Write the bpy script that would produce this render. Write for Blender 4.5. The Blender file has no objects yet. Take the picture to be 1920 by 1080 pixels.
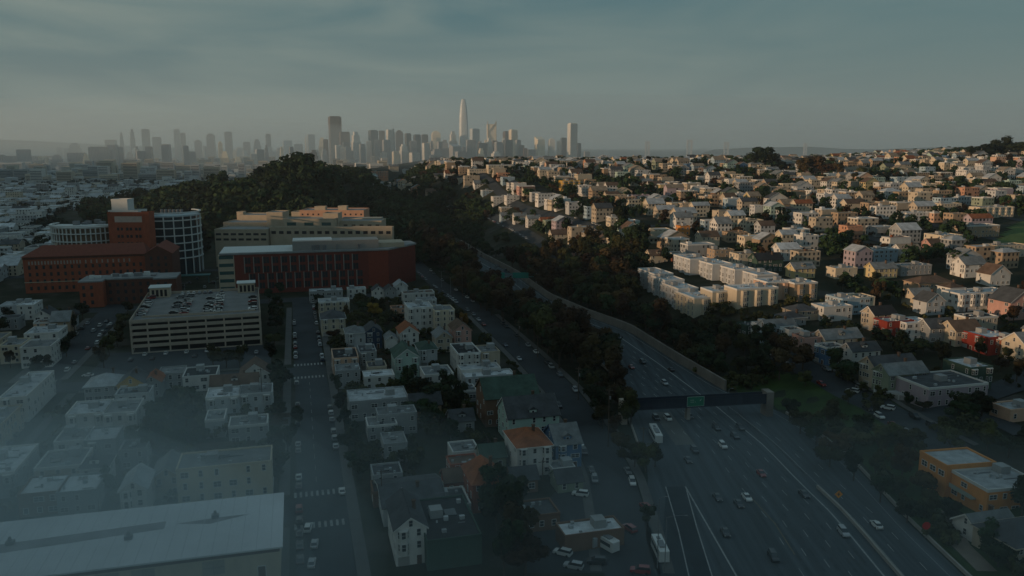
import bpy, math, random
from mathutils import Vector, Matrix, noise
R = math.radians
rnd = random.Random(7)
SC = bpy.context.scene
COL = SC.collection
# ---------------------------------------------------------------- camera
H = 95.0
PITCH = R(9.97)
FPX = 1507.0
CP, SP = math.cos(PITCH), math.sin(PITCH)
cd = bpy.data.cameras.new('camera'); cam = bpy.data.objects.new('camera', cd); COL.objects.link(cam)
cam.location = (0, 0, H); cam.rotation_euler = (R(90) - PITCH, 0, 0)
cd.sensor_width = 36; cd.lens = 36 * FPX / 1920; cd.clip_start = 1; cd.clip_end = 60000
SC.camera = cam
HAZE_D = 4.5e-5
MIST = [((-120, 135, 4), (85, 70, 40), .0045), ((-135, 150, 4), (110, 95, 44), .0026), ((-130, 160, 4), (135, 150, 34), .0012), ((-95, 165, 4), (60, 95, 28), .0014), ((-35, 160, 4), (75, 85, 24), .0013), ((70, 160, 4), (120, 80, 24), .0014), ((85, 190, 4), (85, 80, 22), .0008), ((-2700, 4400, 40), (2500, 2300, 250), 1.3e-4), ((-300, 4300, 40), (5200, 2300, 300), 1.25e-4), ((-500, 3700, 20), (5200, 2100, 170), .9e-4)]
# ---- light
SUN_AZ = Vector((-0.89, -0.46, 0)).normalized()      # horizontal direction towards the sun
SUN_EL = R(7.5)
sv = Vector((SUN_AZ.x * math.cos(SUN_EL), SUN_AZ.y * math.cos(SUN_EL), math.sin(SUN_EL)))
sl = bpy.data.lights.new('sun', 'SUN'); so = bpy.data.objects.new('sun', sl); COL.objects.link(so)
sl.energy = 2.8; sl.angle = R(0.6); sl.color = (1.0, 0.67, 0.41)
so.rotation_euler = sv.to_track_quat('Z', 'Y').to_euler(); so.location = (-200, -200, 600)
W = bpy.data.worlds.new('World'); SC.world = W; W.use_nodes = True
nt = W.node_tree; nt.nodes.clear()
def wn(t, **k):
    n = nt.nodes.new(t)
    for a, b in k.items(): setattr(n, a, b)
    return n
sky = wn('ShaderNodeTexSky', sky_type='NISHITA', sun_disc=False, sun_elevation=SUN_EL,
         sun_rotation=math.atan2(SUN_AZ.x, SUN_AZ.y), altitude=100, air_density=1.3, dust_density=2.5, ozone_density=2.0)
tc = wn('ShaderNodeTexCoord'); mp = wn('ShaderNodeMapping'); mp.inputs['Scale'].default_value = (1.6, 1.6, 9.0); mp.inputs['Rotation'].default_value = (R(4), R(-5), 0)
nz = wn('ShaderNodeTexNoise'); nz.inputs['Scale'].default_value = 1.7; nz.inputs['Detail'].default_value = 6; nz.inputs['Roughness'].default_value = .5; nz.inputs['Distortion'].default_value = .6
rp = wn('ShaderNodeValToRGB'); rp.color_ramp.elements[0].position = .40; rp.color_ramp.elements[1].position = .62
rp.color_ramp.elements[0].color = (0, 0, 0, 1); rp.color_ramp.elements[1].color = (1, 1, 1, 1)
SKY_GAIN = 0.075
gain = wn('ShaderNodeMix', data_type='RGBA', blend_type='MULTIPLY'); gain.inputs['Factor'].default_value = 1
gain.inputs['B'].default_value = (SKY_GAIN * .9, SKY_GAIN * 1.0, SKY_GAIN * .98, 1)
veil = wn('ShaderNodeMix', data_type='RGBA'); veil.inputs['Factor'].default_value = .86
sxyz = wn('ShaderNodeSeparateXYZ'); gr_ = wn('ShaderNodeValToRGB')
for k_, (p_, c_) in enumerate(((0, (.205, .245, .235)), (.06, (.165, .220, .222)), (.15, (.092, .172, .192)), (.6, (.100, .185, .245)))):
    e_ = gr_.color_ramp.elements[k_] if k_ < 2 else gr_.color_ramp.elements.new(p_)
    e_.position = p_; e_.color = (*c_, 1)
nt.links.new(tc.outputs['Generated'], sxyz.inputs[0]); nt.links.new(sxyz.outputs[2], gr_.inputs[0]); nt.links.new(gr_.outputs[0], veil.inputs['B'])
cl = wn('ShaderNodeMix', data_type='RGBA'); cl.inputs['B'].default_value = (.232, .276, .246, 1)
cm = wn('ShaderNodeMath', operation='MULTIPLY'); cm.inputs[1].default_value = .75
xr_ = wn('ShaderNodeMapRange'); xr_.inputs['From Min'].default_value = -.5; xr_.inputs['From Max'].default_value = .35; xr_.inputs['To Min'].default_value = 1.0; xr_.inputs['To Max'].default_value = .30; c2_ = wn('ShaderNodeMath', operation='MULTIPLY'); nt.links.new(sxyz.outputs[0], xr_.inputs[0])
bg = wn('ShaderNodeBackground'); bg.inputs['Strength'].default_value = 1.0; ow = wn('ShaderNodeOutputWorld')
L = nt.links.new
L(tc.outputs['Generated'], mp.inputs[0]); L(mp.outputs[0], nz.inputs['Vector']); L(nz.outputs['Fac'], rp.inputs[0])
L(sky.outputs[0], gain.inputs['A']); L(gain.outputs['Result'], veil.inputs['A'])
L(veil.outputs['Result'], cl.inputs['A']); L(rp.outputs[0], cm.inputs[0]); L(cm.outputs[0], c2_.inputs[0]); L(xr_.outputs[0], c2_.inputs[1]); L(c2_.outputs[0], cl.inputs['Factor'])
L(cl.outputs['Result'], bg.inputs[0]); L(bg.outputs[0], ow.inputs[0])
SC.view_settings.view_transform = 'Standard'; SC.view_settings.look = 'None'
SC.view_settings.exposure = 0.0; SC.view_settings.gamma = 1
SC.render.engine = 'CYCLES'
SC.cycles.max_bounces = 5; SC.cycles.volume_bounces = 1; SC.cycles.use_denoising = True
SC.cycles.diffuse_bounces = 2; SC.cycles.glossy_bounces = 2; SC.cycles.transmission_bounces = 2

# ---------------------------------------------------------------- geometry of the view and the land
A15 = R(15.0)
EU = Vector((math.cos(A15), math.sin(A15), 0)); EV = Vector((-math.sin(A15), math.cos(A15), 0))
def uv(u, v): return (u * EU.x + v * EV.x, u * EU.y + v * EV.y)
def to_uv(x, y): return (x * EU.x + y * EU.y, x * EV.x + y * EV.y)
def interp(t, y):
    if y <= t[0][0]: return t[0][1]
    for (a, b), (c, d) in zip(t, t[1:]):
        if y <= c: return b + (d - b) * (y - a) / (c - a)
    (a, b), (c, d) = t[-2], t[-1]
    return d + (d - b) * (y - c) / (c - a)
def sm(x):
    x = max(0.0, min(1.0, x)); return x * x * (3 - 2 * x)
RT = [(-400, 101), (190, 101.5), (236, 104), (270, 101), (287, 95), (305, 84), (347, 74), (409, 61), (448, 42.5), (497, 23.5), (590, 4), (690, -25), (828, -61), (960, -112), (1100, -190), (1300, -250), (1700, -300), (1701, -300)]
LF = [(-400, 31), (187, 33), (228, 41), (265, 42), (331, 43), (388, 30), (450, 3), (497, -13), (590, -34), (690, -62), (828, -98), (960, -150), (1100, -228), (1300, -288), (1700, -338), (1701, -338)]
LN = [(-400, 81), (167, 83.5), (196, 84.2), (219, 82.5), (245, 81.5), (261, 79.3), (287, 75.8), (347, 65), (409, 52), (448, 33.5), (497, 14.5), (590, -5), (690, -34), (828, -70), (960, -121), (1100, -199), (1300, -259), (1700, -309), (1701, -309)]
def rt(y): return interp(RT, y)
def lf(y): return interp(LF, y)
def ln_(y): return interp(LN, y)
def ter(x, y):
    z = 0.0
    s = x - rt(y)
    if s > 6:
        g = 6 + max(0, y - 290) * .068
        g = min(g, 65 - max(0, y - 1560) * .05)
        u, v = to_uv(x, y)
        g += 16 * sm((x - 430) / 450) * sm((y - 700) / 500)
        g += 5 * sm((x - 120) / 160) * sm((330 - y) / 150)
        n = noise.noise(Vector((x / 260, y / 260, 3))) * 7 * sm((y - 500) / 400)
        if y > 2100: g = max(0, g) * sm((2900 - y) / 800)
        w = 42 + max(0, min(y, 900) - 300) * .16
        z = max(0, g + n) * sm((s - 6) / w)
    elif y > 700 and s < 0:
        d = (lf(y) - 22 - x)
        if d > 0:
            g = 66 * math.exp(-((x + 225) / 155) ** 2 - ((y - 1030) / (150 if y < 1030 else 200)) ** 2)
            g += 26 * math.exp(-((x + 420) / 130) ** 2 - ((y - 1180) / 140) ** 2)
            g += 34 * math.exp(-((x + 130) / 90) ** 2 - ((y - 1150) / 180) ** 2)
            z = g * sm(d / 70)
    if y > 900 and lf(y) - 60 < x < rt(y) + 60:
        z = max(z, 44 * sm((y - 900) / 260) * min(sm((x - lf(y) + 60) / 60), sm((rt(y) + 60 - x) / 60)))
    # hills to the west and south-west, outside the picture, that shade the valley
    if x < -300 or y < 0:
        a = (-(x) * .93 - (y) * .37)
        b = x * -.37 + y * .93
        r = math.exp(-((a - 1250) / 330) ** 2) * (interp(RIDGE, b) + 7 * math.sin(b / 97 + 1) + 4 * math.sin(b / 41)) * sm((b + 2600) / 700) * sm((3600 - b) / 1000)
        z = max(z, r if r > .4 else 0)
    return z
RIDGE = [(-900, 200), (200, 214), (330, 224), (450, 224), (540, 206), (640, 182), (900, 176), (1200, 200), (2300, 215), (3000, 200)]
def cdir(px, py):
    a = (px - 960) / FPX; v = (py - 540) / FPX
    return Vector((a, CP - v * SP, -(SP + v * CP)))
def gp(px, py, h=0.0):
    """where the line of sight through a photo pixel comes within h of the land"""
    d = cdir(px, py); t = 120.0
    if h == 0 and px < 700 and py > 430: 
        t = H / -d.z; return Vector((d.x * t, d.y * t, 0))
    while t < 9000:
        p = d * t
        if H + p.z <= ter(p.x, p.y) + h: break
        t += 2.0
    return Vector((p.x, p.y, ter(p.x, p.y)))
def proj(x, y, z):
    f = y * CP - (z - H) * SP
    if f < 1: return (-9999, -9999, f)
    return (960 + FPX * x / f, 540 + FPX * (-(z - H) * CP - y * SP) / f, f)

# ---------------------------------------------------------------- materials
MATS = {}
def mat(name, col, rough=.8, var=.12, scale=.35, spec=.3, metal=0, streak=0.0, rand=0.0):
    if name in MATS: return MATS[name]
    m = bpy.data.materials.new(name); m.use_nodes = True; t = m.node_tree; b = t.nodes['Principled BSDF']
    b.inputs['Roughness'].default_value = rough; b.inputs['Metallic'].default_value = metal; b.inputs['Specular IOR Level'].default_value = spec
    tcn = t.nodes.new('ShaderNodeTexCoord'); mpn = t.nodes.new('ShaderNodeMapping'); n = t.nodes.new('ShaderNodeTexNoise')
    mpn.inputs['Scale'].default_value = (1, 1, .35 if streak else 1)
    n.inputs['Scale'].default_value = scale; n.inputs['Detail'].default_value = 5; n.inputs['Roughness'].default_value = .65
    r = t.nodes.new('ShaderNodeValToRGB'); r.color_ramp.elements[0].position = .25; r.color_ramp.elements[1].position = .75
    lo = [c * (1 - var * 1.6) for c in col]; hi = [min(1, c * (1 + var)) for c in col]
    r.color_ramp.elements[0].color = (*lo, 1); r.color_ramp.elements[1].color = (*hi, 1)
    t.links.new(tcn.outputs['Object'], mpn.inputs[0]); t.links.new(mpn.outputs[0], n.inputs['Vector']); t.links.new(n.outputs['Fac'], r.inputs[0])
    out = r.outputs[0]
    if rand:
        oi = t.nodes.new('ShaderNodeObjectInfo'); hs = t.nodes.new('ShaderNodeHueSaturation'); mr = t.nodes.new('ShaderNodeMapRange')
        mr.inputs['To Min'].default_value = 1 - rand; mr.inputs['To Max'].default_value = 1 + rand
        t.links.new(oi.outputs['Random'], mr.inputs['Value']); t.links.new(mr.outputs[0], hs.inputs['Value']); t.links.new(out, hs.inputs['Color']); out = hs.outputs[0]
    t.links.new(out, b.inputs['Base Color'])
    MATS[name] = m; return m
WALL = {'white': (.62, .60, .56), 'cream': (.56, .48, .36), 'beige': (.45, .38, .29), 'tan': (.38, .28, .19), 'grey': (.30, .31, .31), 'pale grey': (.46, .47, .47),
        'pink': (.50, .29, .24), 'salmon': (.52, .28, .18), 'pale blue': (.34, .44, .50), 'blue': (.08, .16, .27), 'sage green': (.26, .30, .22), 'mint green': (.38, .50, .44),
        'yellow': (.58, .46, .24), 'brown': (.20, .12, .08), 'red': (.27, .045, .03), 'brick red': (.30, .085, .045), 'orange': (.60, .25, .07), 'lilac': (.40, .33, .36),
        'dark blue': (.035, .06, .10), 'terracotta': (.34, .12, .06), 'dark green': (.05, .09, .07), 'peach': (.58, .38, .27), 'mustard': (.50, .30, .06)}
ROOF = {'white': (.58, .60, .61), 'pale grey': (.40, .42, .43), 'grey': (.20, .21, .21), 'dark grey': (.075, .08, .085), 'brown': (.13, .085, .06), 'rust': (.26, .09, .04), 'green': (.06, .10, .08), 'black': (.03, .033, .036), 'tan': (.28, .22, .16)}
def wall_m(c): return mat('wall_' + c.replace(' ', '_'), WALL[c], .85, .10, .5, .2, streak=1, rand=.10)
def roof_m(c): return mat('roof_' + c.replace(' ', '_'), ROOF[c], .9, .32, .28, .2, rand=.12)
M_TRIM = mat('white_trim', (.60, .59, .56), .7, .05)
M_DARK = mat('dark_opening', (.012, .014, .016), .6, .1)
M_CONC = mat('concrete', (.30, .28, .25), .9, .14, .25)
M_ASPH = mat('asphalt', (.036, .044, .050), .92, .28, .06)
M_FWY = mat('freeway_concrete', (.058, .074, .084), .9, .40, .42)
for n_ in M_FWY.node_tree.nodes:
    if n_.type == 'MAPPING': n_.inputs['Scale'].default_value = (1, .03, 1)
M_WALK = mat('pavement_concrete', (.10, .10, .096), .9, .15, .3)
M_LINE = mat('road_paint', (.30, .31, .30), .8, .25, .8)
M_YEL = mat('yellow_paint', (.15, .12, .07), .8, .3, .8)
M_STEEL = mat('grey_steel', (.18, .19, .20), .5, .1, spec=.5)
M_WOOD = mat('weathered_wood', (.10, .075, .055), .9, .2)
def glass_mat():
    m = bpy.data.materials.new('window_glass'); m.use_nodes = True; b = m.node_tree.nodes['Principled BSDF']
    n = m.node_tree.nodes.new('ShaderNodeTexNoise'); n.inputs['Scale'].default_value = .7
    r = m.node_tree.nodes.new('ShaderNodeValToRGB'); r.color_ramp.elements[0].color = (.010, .014, .018, 1); r.color_ramp.elements[1].color = (.045, .055, .062, 1)
    m.node_tree.links.new(n.outputs['Fac'], r.inputs[0]); m.node_tree.links.new(r.outputs[0], b.inputs['Base Color'])
    b.inputs['Roughness'].default_value = .12; b.inputs['Specular IOR Level'].default_value = .6
    return m
M_GLASS = glass_mat()
def leaf_mat(name, a, b_):
    m = bpy.data.materials.new(name); m.use_nodes = True; t = m.node_tree; b = t.nodes['Principled BSDF']; b.inputs['Roughness'].default_value = .85; b.inputs['Specular IOR Level'].default_value = .15
    g = t.nodes.new('ShaderNodeNewGeometry'); n = t.nodes.new('ShaderNodeTexNoise'); n.inputs['Scale'].default_value = .16; n.inputs['Detail'].default_value = 4
    n2 = t.nodes.new('ShaderNodeTexNoise'); n2.inputs['Scale'].default_value = .013; n2.inputs['Detail'].default_value = 1
    mx = t.nodes.new('ShaderNodeMath'); mx.operation = 'ADD'; mh = t.nodes.new('ShaderNodeMath'); mh.operation = 'MULTIPLY'; mh.inputs[1].default_value = .5
    r = t.nodes.new('ShaderNodeValToRGB'); r.color_ramp.elements[0].position = .36; r.color_ramp.elements[1].position = .62
    r.color_ramp.elements[0].color = (*a, 1); r.color_ramp.elements[1].color = (*b_, 1)
    t.links.new(g.outputs['Position'], n.inputs['Vector']); t.links.new(g.outputs['Position'], n2.inputs['Vector'])
    t.links.new(n.outputs['Fac'], mx.inputs[0]); t.links.new(n2.outputs['Fac'], mx.inputs[1]); t.links.new(mx.outputs[0], mh.inputs[0])
    oi = t.nodes.new('ShaderNodeObjectInfo'); hs = t.nodes.new('ShaderNodeHueSaturation'); mr = t.nodes.new('ShaderNodeMapRange'); mr.inputs['To Min'].default_value = .6; mr.inputs['To Max'].default_value = 1.5; mh2 = t.nodes.new('ShaderNodeMapRange'); mh2.inputs['To Min'].default_value = .47; mh2.inputs['To Max'].default_value = .53
    t.links.new(mh.outputs[0], r.inputs[0]); t.links.new(oi.outputs['Random'], mr.inputs['Value']); t.links.new(mr.outputs[0], hs.inputs['Value']); t.links.new(oi.outputs['Random'], mh2.inputs['Value']); t.links.new(mh2.outputs[0], hs.inputs['Hue']); t.links.new(r.outputs[0], hs.inputs['Color']); t.links.new(hs.outputs[0], b.inputs['Base Color'])
    return m
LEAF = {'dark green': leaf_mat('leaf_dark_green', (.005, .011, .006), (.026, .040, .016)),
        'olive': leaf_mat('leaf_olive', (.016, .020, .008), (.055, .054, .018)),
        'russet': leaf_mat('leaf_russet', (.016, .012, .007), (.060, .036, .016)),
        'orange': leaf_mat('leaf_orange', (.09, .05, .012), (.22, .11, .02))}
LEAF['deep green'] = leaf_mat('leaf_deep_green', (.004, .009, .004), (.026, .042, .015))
M_BARK = mat('bark', (.07, .055, .042), .95, .2)
def ground_mat(name, cols, scale, pos=(.3, .5, .7)):
    m = bpy.data.materials.new(name); m.use_nodes = True; t = m.node_tree; b = t.nodes['Principled BSDF']; b.inputs['Roughness'].default_value = .95; b.inputs['Specular IOR Level'].default_value = .1
    g = t.nodes.new('ShaderNodeNewGeometry'); n = t.nodes.new('ShaderNodeTexNoise'); n.inputs['Scale'].default_value = scale; n.inputs['Detail'].default_value = 6; n.inputs['Roughness'].default_value = .62
    r = t.nodes.new('ShaderNodeValToRGB'); el = r.color_ramp.elements
    while len(el) < len(cols): el.new(.5)
    for e, c, p in zip(el, cols, pos): e.position = p; e.color = (*c, 1)
    t.links.new(g.outputs['Position'], n.inputs['Vector']); t.links.new(n.outputs['Fac'], r.inputs[0]); t.links.new(r.outputs[0], b.inputs['Base Color'])
    return m
M_LAND = ground_mat('land', [(.012, .020, .010), (.028, .032, .020), (.060, .058, .050)], .045, (.40, .54, .66))
M_GRASS = ground_mat('grass_green', [(.020, .038, .012), (.045, .080, .022)], .08, (.35, .65))
# ---------------------------------------------------------------- mesh helpers
class MB:
    def __init__(s): s.v = []; s.f = []; s.m = []
    def face(s, pts, m=0):
        i = len(s.v); s.v += [tuple(p) for p in pts]; s.f.append(tuple(range(i, i + len(pts)))); s.m.append(m)
    def hexa(s, p, m=0):
        i = len(s.v); s.v += [tuple(q) for q in p]
        for f in ((3, 2, 1, 0), (4, 5, 6, 7), (0, 1, 5, 4), (1, 2, 6, 5), (2, 3, 7, 6), (3, 0, 4, 7)):
            s.f.append(tuple(i + k for k in f)); s.m.append(m)
    def box(s, x0, x1, y0, y1, z0, z1, m=0):
        s.hexa([(x0, y0, z0), (x1, y0, z0), (x1, y1, z0), (x0, y1, z0), (x0, y0, z1), (x1, y0, z1), (x1, y1, z1), (x0, y1, z1)], m)
    def prism(s, poly, z0, z1, m=0, mt=None):
        n = len(poly); i = len(s.v)
        s.v += [(p[0], p[1], z0) for p in poly] + [(p[0], p[1], z1) for p in poly]
        for k in range(n):
            j = (k + 1) % n; s.f.append((i + k, i + j, i + n + j, i + n + k)); s.m.append(m)
        s.f.append(tuple(i + n + k for k in range(n))); s.m.append(m if mt is None else mt)
        s.f.append(tuple(i + n - 1 - k for k in range(n))); s.m.append(m)
    def bar(s, a, b, r0, r1=None, n=6, m=0):
        a = Vector(a); b = Vector(b); r1 = r0 if r1 is None else r1
        d = (b - a).normalized(); x = d.orthogonal().normalized(); y = d.cross(x); i = len(s.v)
        for p, r in ((a, r0), (b, r1)):
            for k in range(n):
                t = 2 * math.pi * k / n; s.v.append(tuple(p + x * r * math.cos(t) + y * r * math.sin(t)))
        for k in range(n):
            j = (k + 1) % n; s.f.append((i + k, i + j, i + n + j, i + n + k)); s.m.append(m)
        s.f.append(tuple(i + n + k for k in range(n))); s.m.append(m); s.f.append(tuple(i + n - 1 - k for k in range(n))); s.m.append(m)
    def slab(s, pts, th, m=0):
        p = [Vector(q) for q in pts]; nrm = (p[1] - p[0]).cross(p[2] - p[0]).normalized() * th
        if nrm.z < 0: nrm = -nrm; p = p[::-1]
        n = len(p); i = len(s.v); s.v += [tuple(q) for q in p] + [tuple(q + nrm) for q in p]
        s.f.append(tuple(i + n - 1 - k for k in range(n))); s.m.append(m); s.f.append(tuple(i + n + k for k in range(n))); s.m.append(m)
        for k in range(n):
            j = (k + 1) % n; s.f.append((i + k, i + j, i + n + j, i + n + k)); s.m.append(m)
    def mesh(s, name, mats):
        me = bpy.data.meshes.new(name); me.from_pydata(s.v, [], s.f)
        for q in mats: me.materials.append(q)
        if len(mats) > 1: me.polygons.foreach_set('material_index', s.m)
        me.update(); return me
    def build(s, name, mats, parent=None, loc=None, rz=0):
        if not isinstance(mats, (list, tuple)): mats = [mats]
        o = bpy.data.objects.new(name, s.mesh(name, mats)); COL.objects.link(o)
        if parent is not None: o.parent = parent
        if loc is not None: o.location = loc
        if rz: o.rotation_euler = (0, 0, rz)
        return o
ALL = []
def tag(o, label, cat, group=None):
    o['label'] = label; o['category'] = cat
    if group: o['group'] = group
    ALL.append(o); return o
def struct(o, kind='structure', label=None):
    o['kind'] = kind
    if label: o['label'] = label
    return o
def empty(name, loc, rz=0):
    o = bpy.data.objects.new(name, None); COL.objects.link(o); o.location = loc; o.rotation_euler = (0, 0, rz); o.empty_display_size = 1; return o
def inst(name, me, parent=None, loc=(0, 0, 0), rz=0, sc=None):
    o = bpy.data.objects.new(name, me); COL.objects.link(o)
    if parent is not None: o.parent = parent
    o.location = loc; o.rotation_euler = (0, 0, rz)
    if sc: o.scale = sc if isinstance(sc, tuple) else (sc, sc, sc)
    return o
# ================================================================= LAND
def axis(lo, hi, step, far):
    a = [lo + i * step for i in range(int((hi - lo) / step) + 1)]
    s = step; x = a[-1]
    while x < far: s *= 1.22; x += s; a.append(x)
    s = step; x = a[0]; pre = []
    while x > -far: s *= 1.22; x -= s; pre.append(x)
    return pre[::-1] + a
xs = axis(-720, 1100, 9, 26000); ys = axis(60, 1700, 9, 26000)
m = MB(); m.v = [(x, y, ter(x, y) if abs(x) < 3500 and abs(y) < 4000 else 0.0) for y in ys for x in xs]
nx = len(xs)
m.f = [(j * nx + i, j * nx + i + 1, (j + 1) * nx + i + 1, (j + 1) * nx + i) for j in range(len(ys) - 1) for i in range(nx - 1)]; m.m = [0] * len(m.f)
g = struct(m.build('ground', M_LAND)); g.data.polygons.foreach_set('use_smooth', [True] * len(m.f))
def patch(name, poly, off, material, step=6):
    """a sheet of ground cover draped over the land inside a world polygon"""
    x0, x1 = min(p[0] for p in poly), max(p[0] for p in poly); y0, y1 = min(p[1] for p in poly), max(p[1] for p in poly)
    def ins(x, y):
        c = False
        for (a, b), (p, q) in zip(poly, poly[1:] + poly[:1]):
            if (b > y) != (q > y) and x < (p - a) * (y - b) / (q - b) + a: c = not c
        return c
    b_ = MB(); y = y0
    while y < y1:
        x = x0
        while x < x1:
            if ins(x + step / 2, y + step / 2):
                b_.face([(x, y, ter(x, y) + off), (x + step, y, ter(x + step, y) + off), (x + step, y + step, ter(x + step, y + step) + off), (x, y + step, ter(x, y + step) + off)])
            x += step
        y += step
    return struct(b_.build(name, material))
def resample(pts, step):
    out = [Vector(pts[0][:2])]
    for a, b in zip(pts, pts[1:]):
        a = Vector(a[:2]); b = Vector(b[:2]); n = max(1, int((b - a).length / step))
        for k in range(1, n + 1): out.append(a + (b - a) * k / n)
    return out
def ribbon(name, pts, w, off, material, step=5, side=0.0, th=0.0, mb=None, flat=False):
    """a band of width w along a polyline, shifted sideways, draped over the land"""
    p = resample(pts, step); b_ = mb or MB(); rows = []
    for i, q in enumerate(p):
        d = (p[min(i + 1, len(p) - 1)] - p[max(i - 1, 0)]).normalized(); nrm = Vector((d.y, -d.x))
        row = []
        for k in (-.5, -.25, 0, .25, .5):
            c = q + nrm * (side + k * w); row.append((c.x, c.y, (0 if flat else ter(c.x, c.y)) + off))
        rows.append(row)
    for a, b in zip(rows, rows[1:]):
        for k in range(4): b_.face([a[k], b[k], b[k + 1], a[k + 1]][::-1])
        if th:
            for e in (0, 4):
                q = [a[e], b[e], (b[e][0], b[e][1], b[e][2] - th), (a[e][0], a[e][1], a[e][2] - th)]; b_.face(q)
    if mb is None: return struct(b_.build(name, material))
def curve(t, off, y0, y1, st=14):
    return [(interp(t, y) + off, y) for y in range(int(y0), int(y1) + 1, st)]
# ---- freeway
b_ = MB(); yy = list(range(-200, 908, 12))
for a, b in zip(yy, yy[1:]):
    n = 6
    for k in range(n):
        q = [(lf(Y) + (rt(Y) - lf(Y)) * t, Y, .05) for Y, t in ((a, k / n), (a, (k + 1) / n), (b, (k + 1) / n), (b, k / n))]
        b_.face(q)
struct(b_.build('freeway', M_FWY))
mk = MB()
def line(t, off, y0, y1, w=.22, dash=0, z=.075):
    y = y0
    while y < y1:
        y2 = min(y + (3.6 if dash else 12), y1)
        xa, xb = interp(t, y) + off, interp(t, y2) + off
        mk.face([(xa - w / 2, y, z), (xa + w / 2, y, z), (xb + w / 2, y2, z), (xb - w / 2, y2, z)])
        y = y2 + (11.0 if dash else 0)
line(LN, 0, -100, 900, .42)
for k in range(1, 8):
    off = -3.6 * k
    line(LN, off, 96 + (k * 5.3) % 14.6 if k < 6 else 250 + k, 820 if k < 5 else 330, .17, dash=1, z=.079)
for k, off in enumerate((7.2, 10.9)): line(LN, off, 90 + 6 * k, 278 - 22 * k, .2, dash=1, z=.079)
line(RT, -3.2, 60, 285, .12)
line(LN, 4.6, 60, 290, .12); line(RT, -1.8, 300, 900, .2, z=.083)
for pp, w in (([(1377, 1080), (1320, 975), (1285, 914)], .4), ([(1333, 1080), (1306, 990), (1287, 920)], .3), ([(1290, 1080), (1272, 1000), (1248, 917)], .28)):
    q = [gp(*a) for a in pp]; d0 = (q[0] - q[1]); q = [q[0] + d0 * 2] + q
    ribbon('', q, w, .087, None, 8, mb=mk, flat=True)
struct(mk.build('road_markings', M_LINE))
sp = MB(); q = [gp(*p) for p in ((1236, 1110), (1240, 1040), (1246, 960), (1250, 918), (1284, 914), (1304, 985), (1340, 1110))]; sp.face([(p.x, p.y, .056) for p in q][::-1]); struct(sp.build('ramp_surface', mat('ramp_asphalt', (.026, .036, .044), .92, .3, .1)))
for off, w in ((-1.9, .9), (-5.4, .8), (-9.2, .9), (-12.7, .8), (-16.3, .9), (8.9, .8)):
    sp = MB(); ribbon('', curve(LN, off, 100, 820 if off > -17 and off < 0 else 270, 14), w, .0555, None, 14, mb=sp, flat=True); struct(sp.build('tyre_track', mat('tyre_track_dark', (.044, .057, .066), .9, .35, .3)))
# tan repair seams and the pale patched strips in the surface
sp = MB()
ribbon('', [gp(1245, 815), gp(1262, 800), gp(1230, 780)], .1, .061, None, 6, mb=sp, flat=True)
a = gp(1240, 775); b = gp(1285, 835)
ribbon('', [(a.x, a.y), (b.x, b.y)], 6.4, .061, None, 6, mb=sp, flat=True)
struct(sp.build('road_repair_patch', mat('pale_patch', (.105, .11, .105), .9, .2, .1)))
sp = MB(); line_pts = [gp(1400, 925), gp(1452, 985), gp(1490, 1046)]
ribbon('', line_pts, .3, .091, None, 6, mb=sp, flat=True)
struct(sp.build('road_lane_marking_yellow', M_YEL))
# median shoulder + concrete barrier
def wall_thing(name, pts, z0, z1, th, material, label, cat='wall', drape=True, step=8, cap=None):
    p = resample(pts, step); b_ = MB()
    for a, b in zip(p, p[1:]):
        d = (b - a).normalized(); n = Vector((d.y, -d.x)) * th / 2
        za = ter(a.x, a.y) if drape else 0; zb = ter(b.x, b.y) if drape else 0
        b_.hexa([(a.x - n.x, a.y - n.y, za + z0), (a.x + n.x, a.y + n.y, za + z0), (b.x + n.x, b.y + n.y, zb + z0), (b.x - n.x, b.y - n.y, zb + z0),
                 (a.x - n.x, a.y - n.y, za + z1), (a.x + n.x, a.y + n.y, za + z1), (b.x + n.x, b.y + n.y, zb + z1), (b.x - n.x, b.y - n.y, zb + z1)])
    o = b_.build(name, material)
    return tag(o, label, cat)
wall_thing('concrete_barrier', curve(LN, 3.4, 60, 216), 0, .95, .55, M_CONC, 'low concrete median barrier beside the white freeway edge line, starting at the yellow sign', 'barrier', False)
wall_thing('steel_guardrail', curve(LN, 3.9, 222, 290), .35, .75, .18, M_STEEL, 'thin steel guardrail on the median between yellow sign and footbridge', 'guardrail', False)
wall_thing('retaining_wall', curve(RT, .6, 306, 800, 11), 0, 4.2, .8, mat('wall_concrete', (.21, .185, .16), .9, .2, .12), 'long tan concrete retaining wall along the right side of the freeway beyond the footbridge', 'retaining wall', False)
wall_thing('concrete_barrier', curve(RT, .8, 40, 283), 0, .9, .5, M_CONC, 'low concrete barrier on the grassy right edge of the freeway, camera side of the footbridge', 'barrier', False)
wall_thing('concrete_barrier', curve(LF, -.8, 240, 820, 12), 0, 1.1, .5, M_CONC, 'low concrete barrier along the left edge of the freeway under the dark trees', 'barrier', False)
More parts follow.
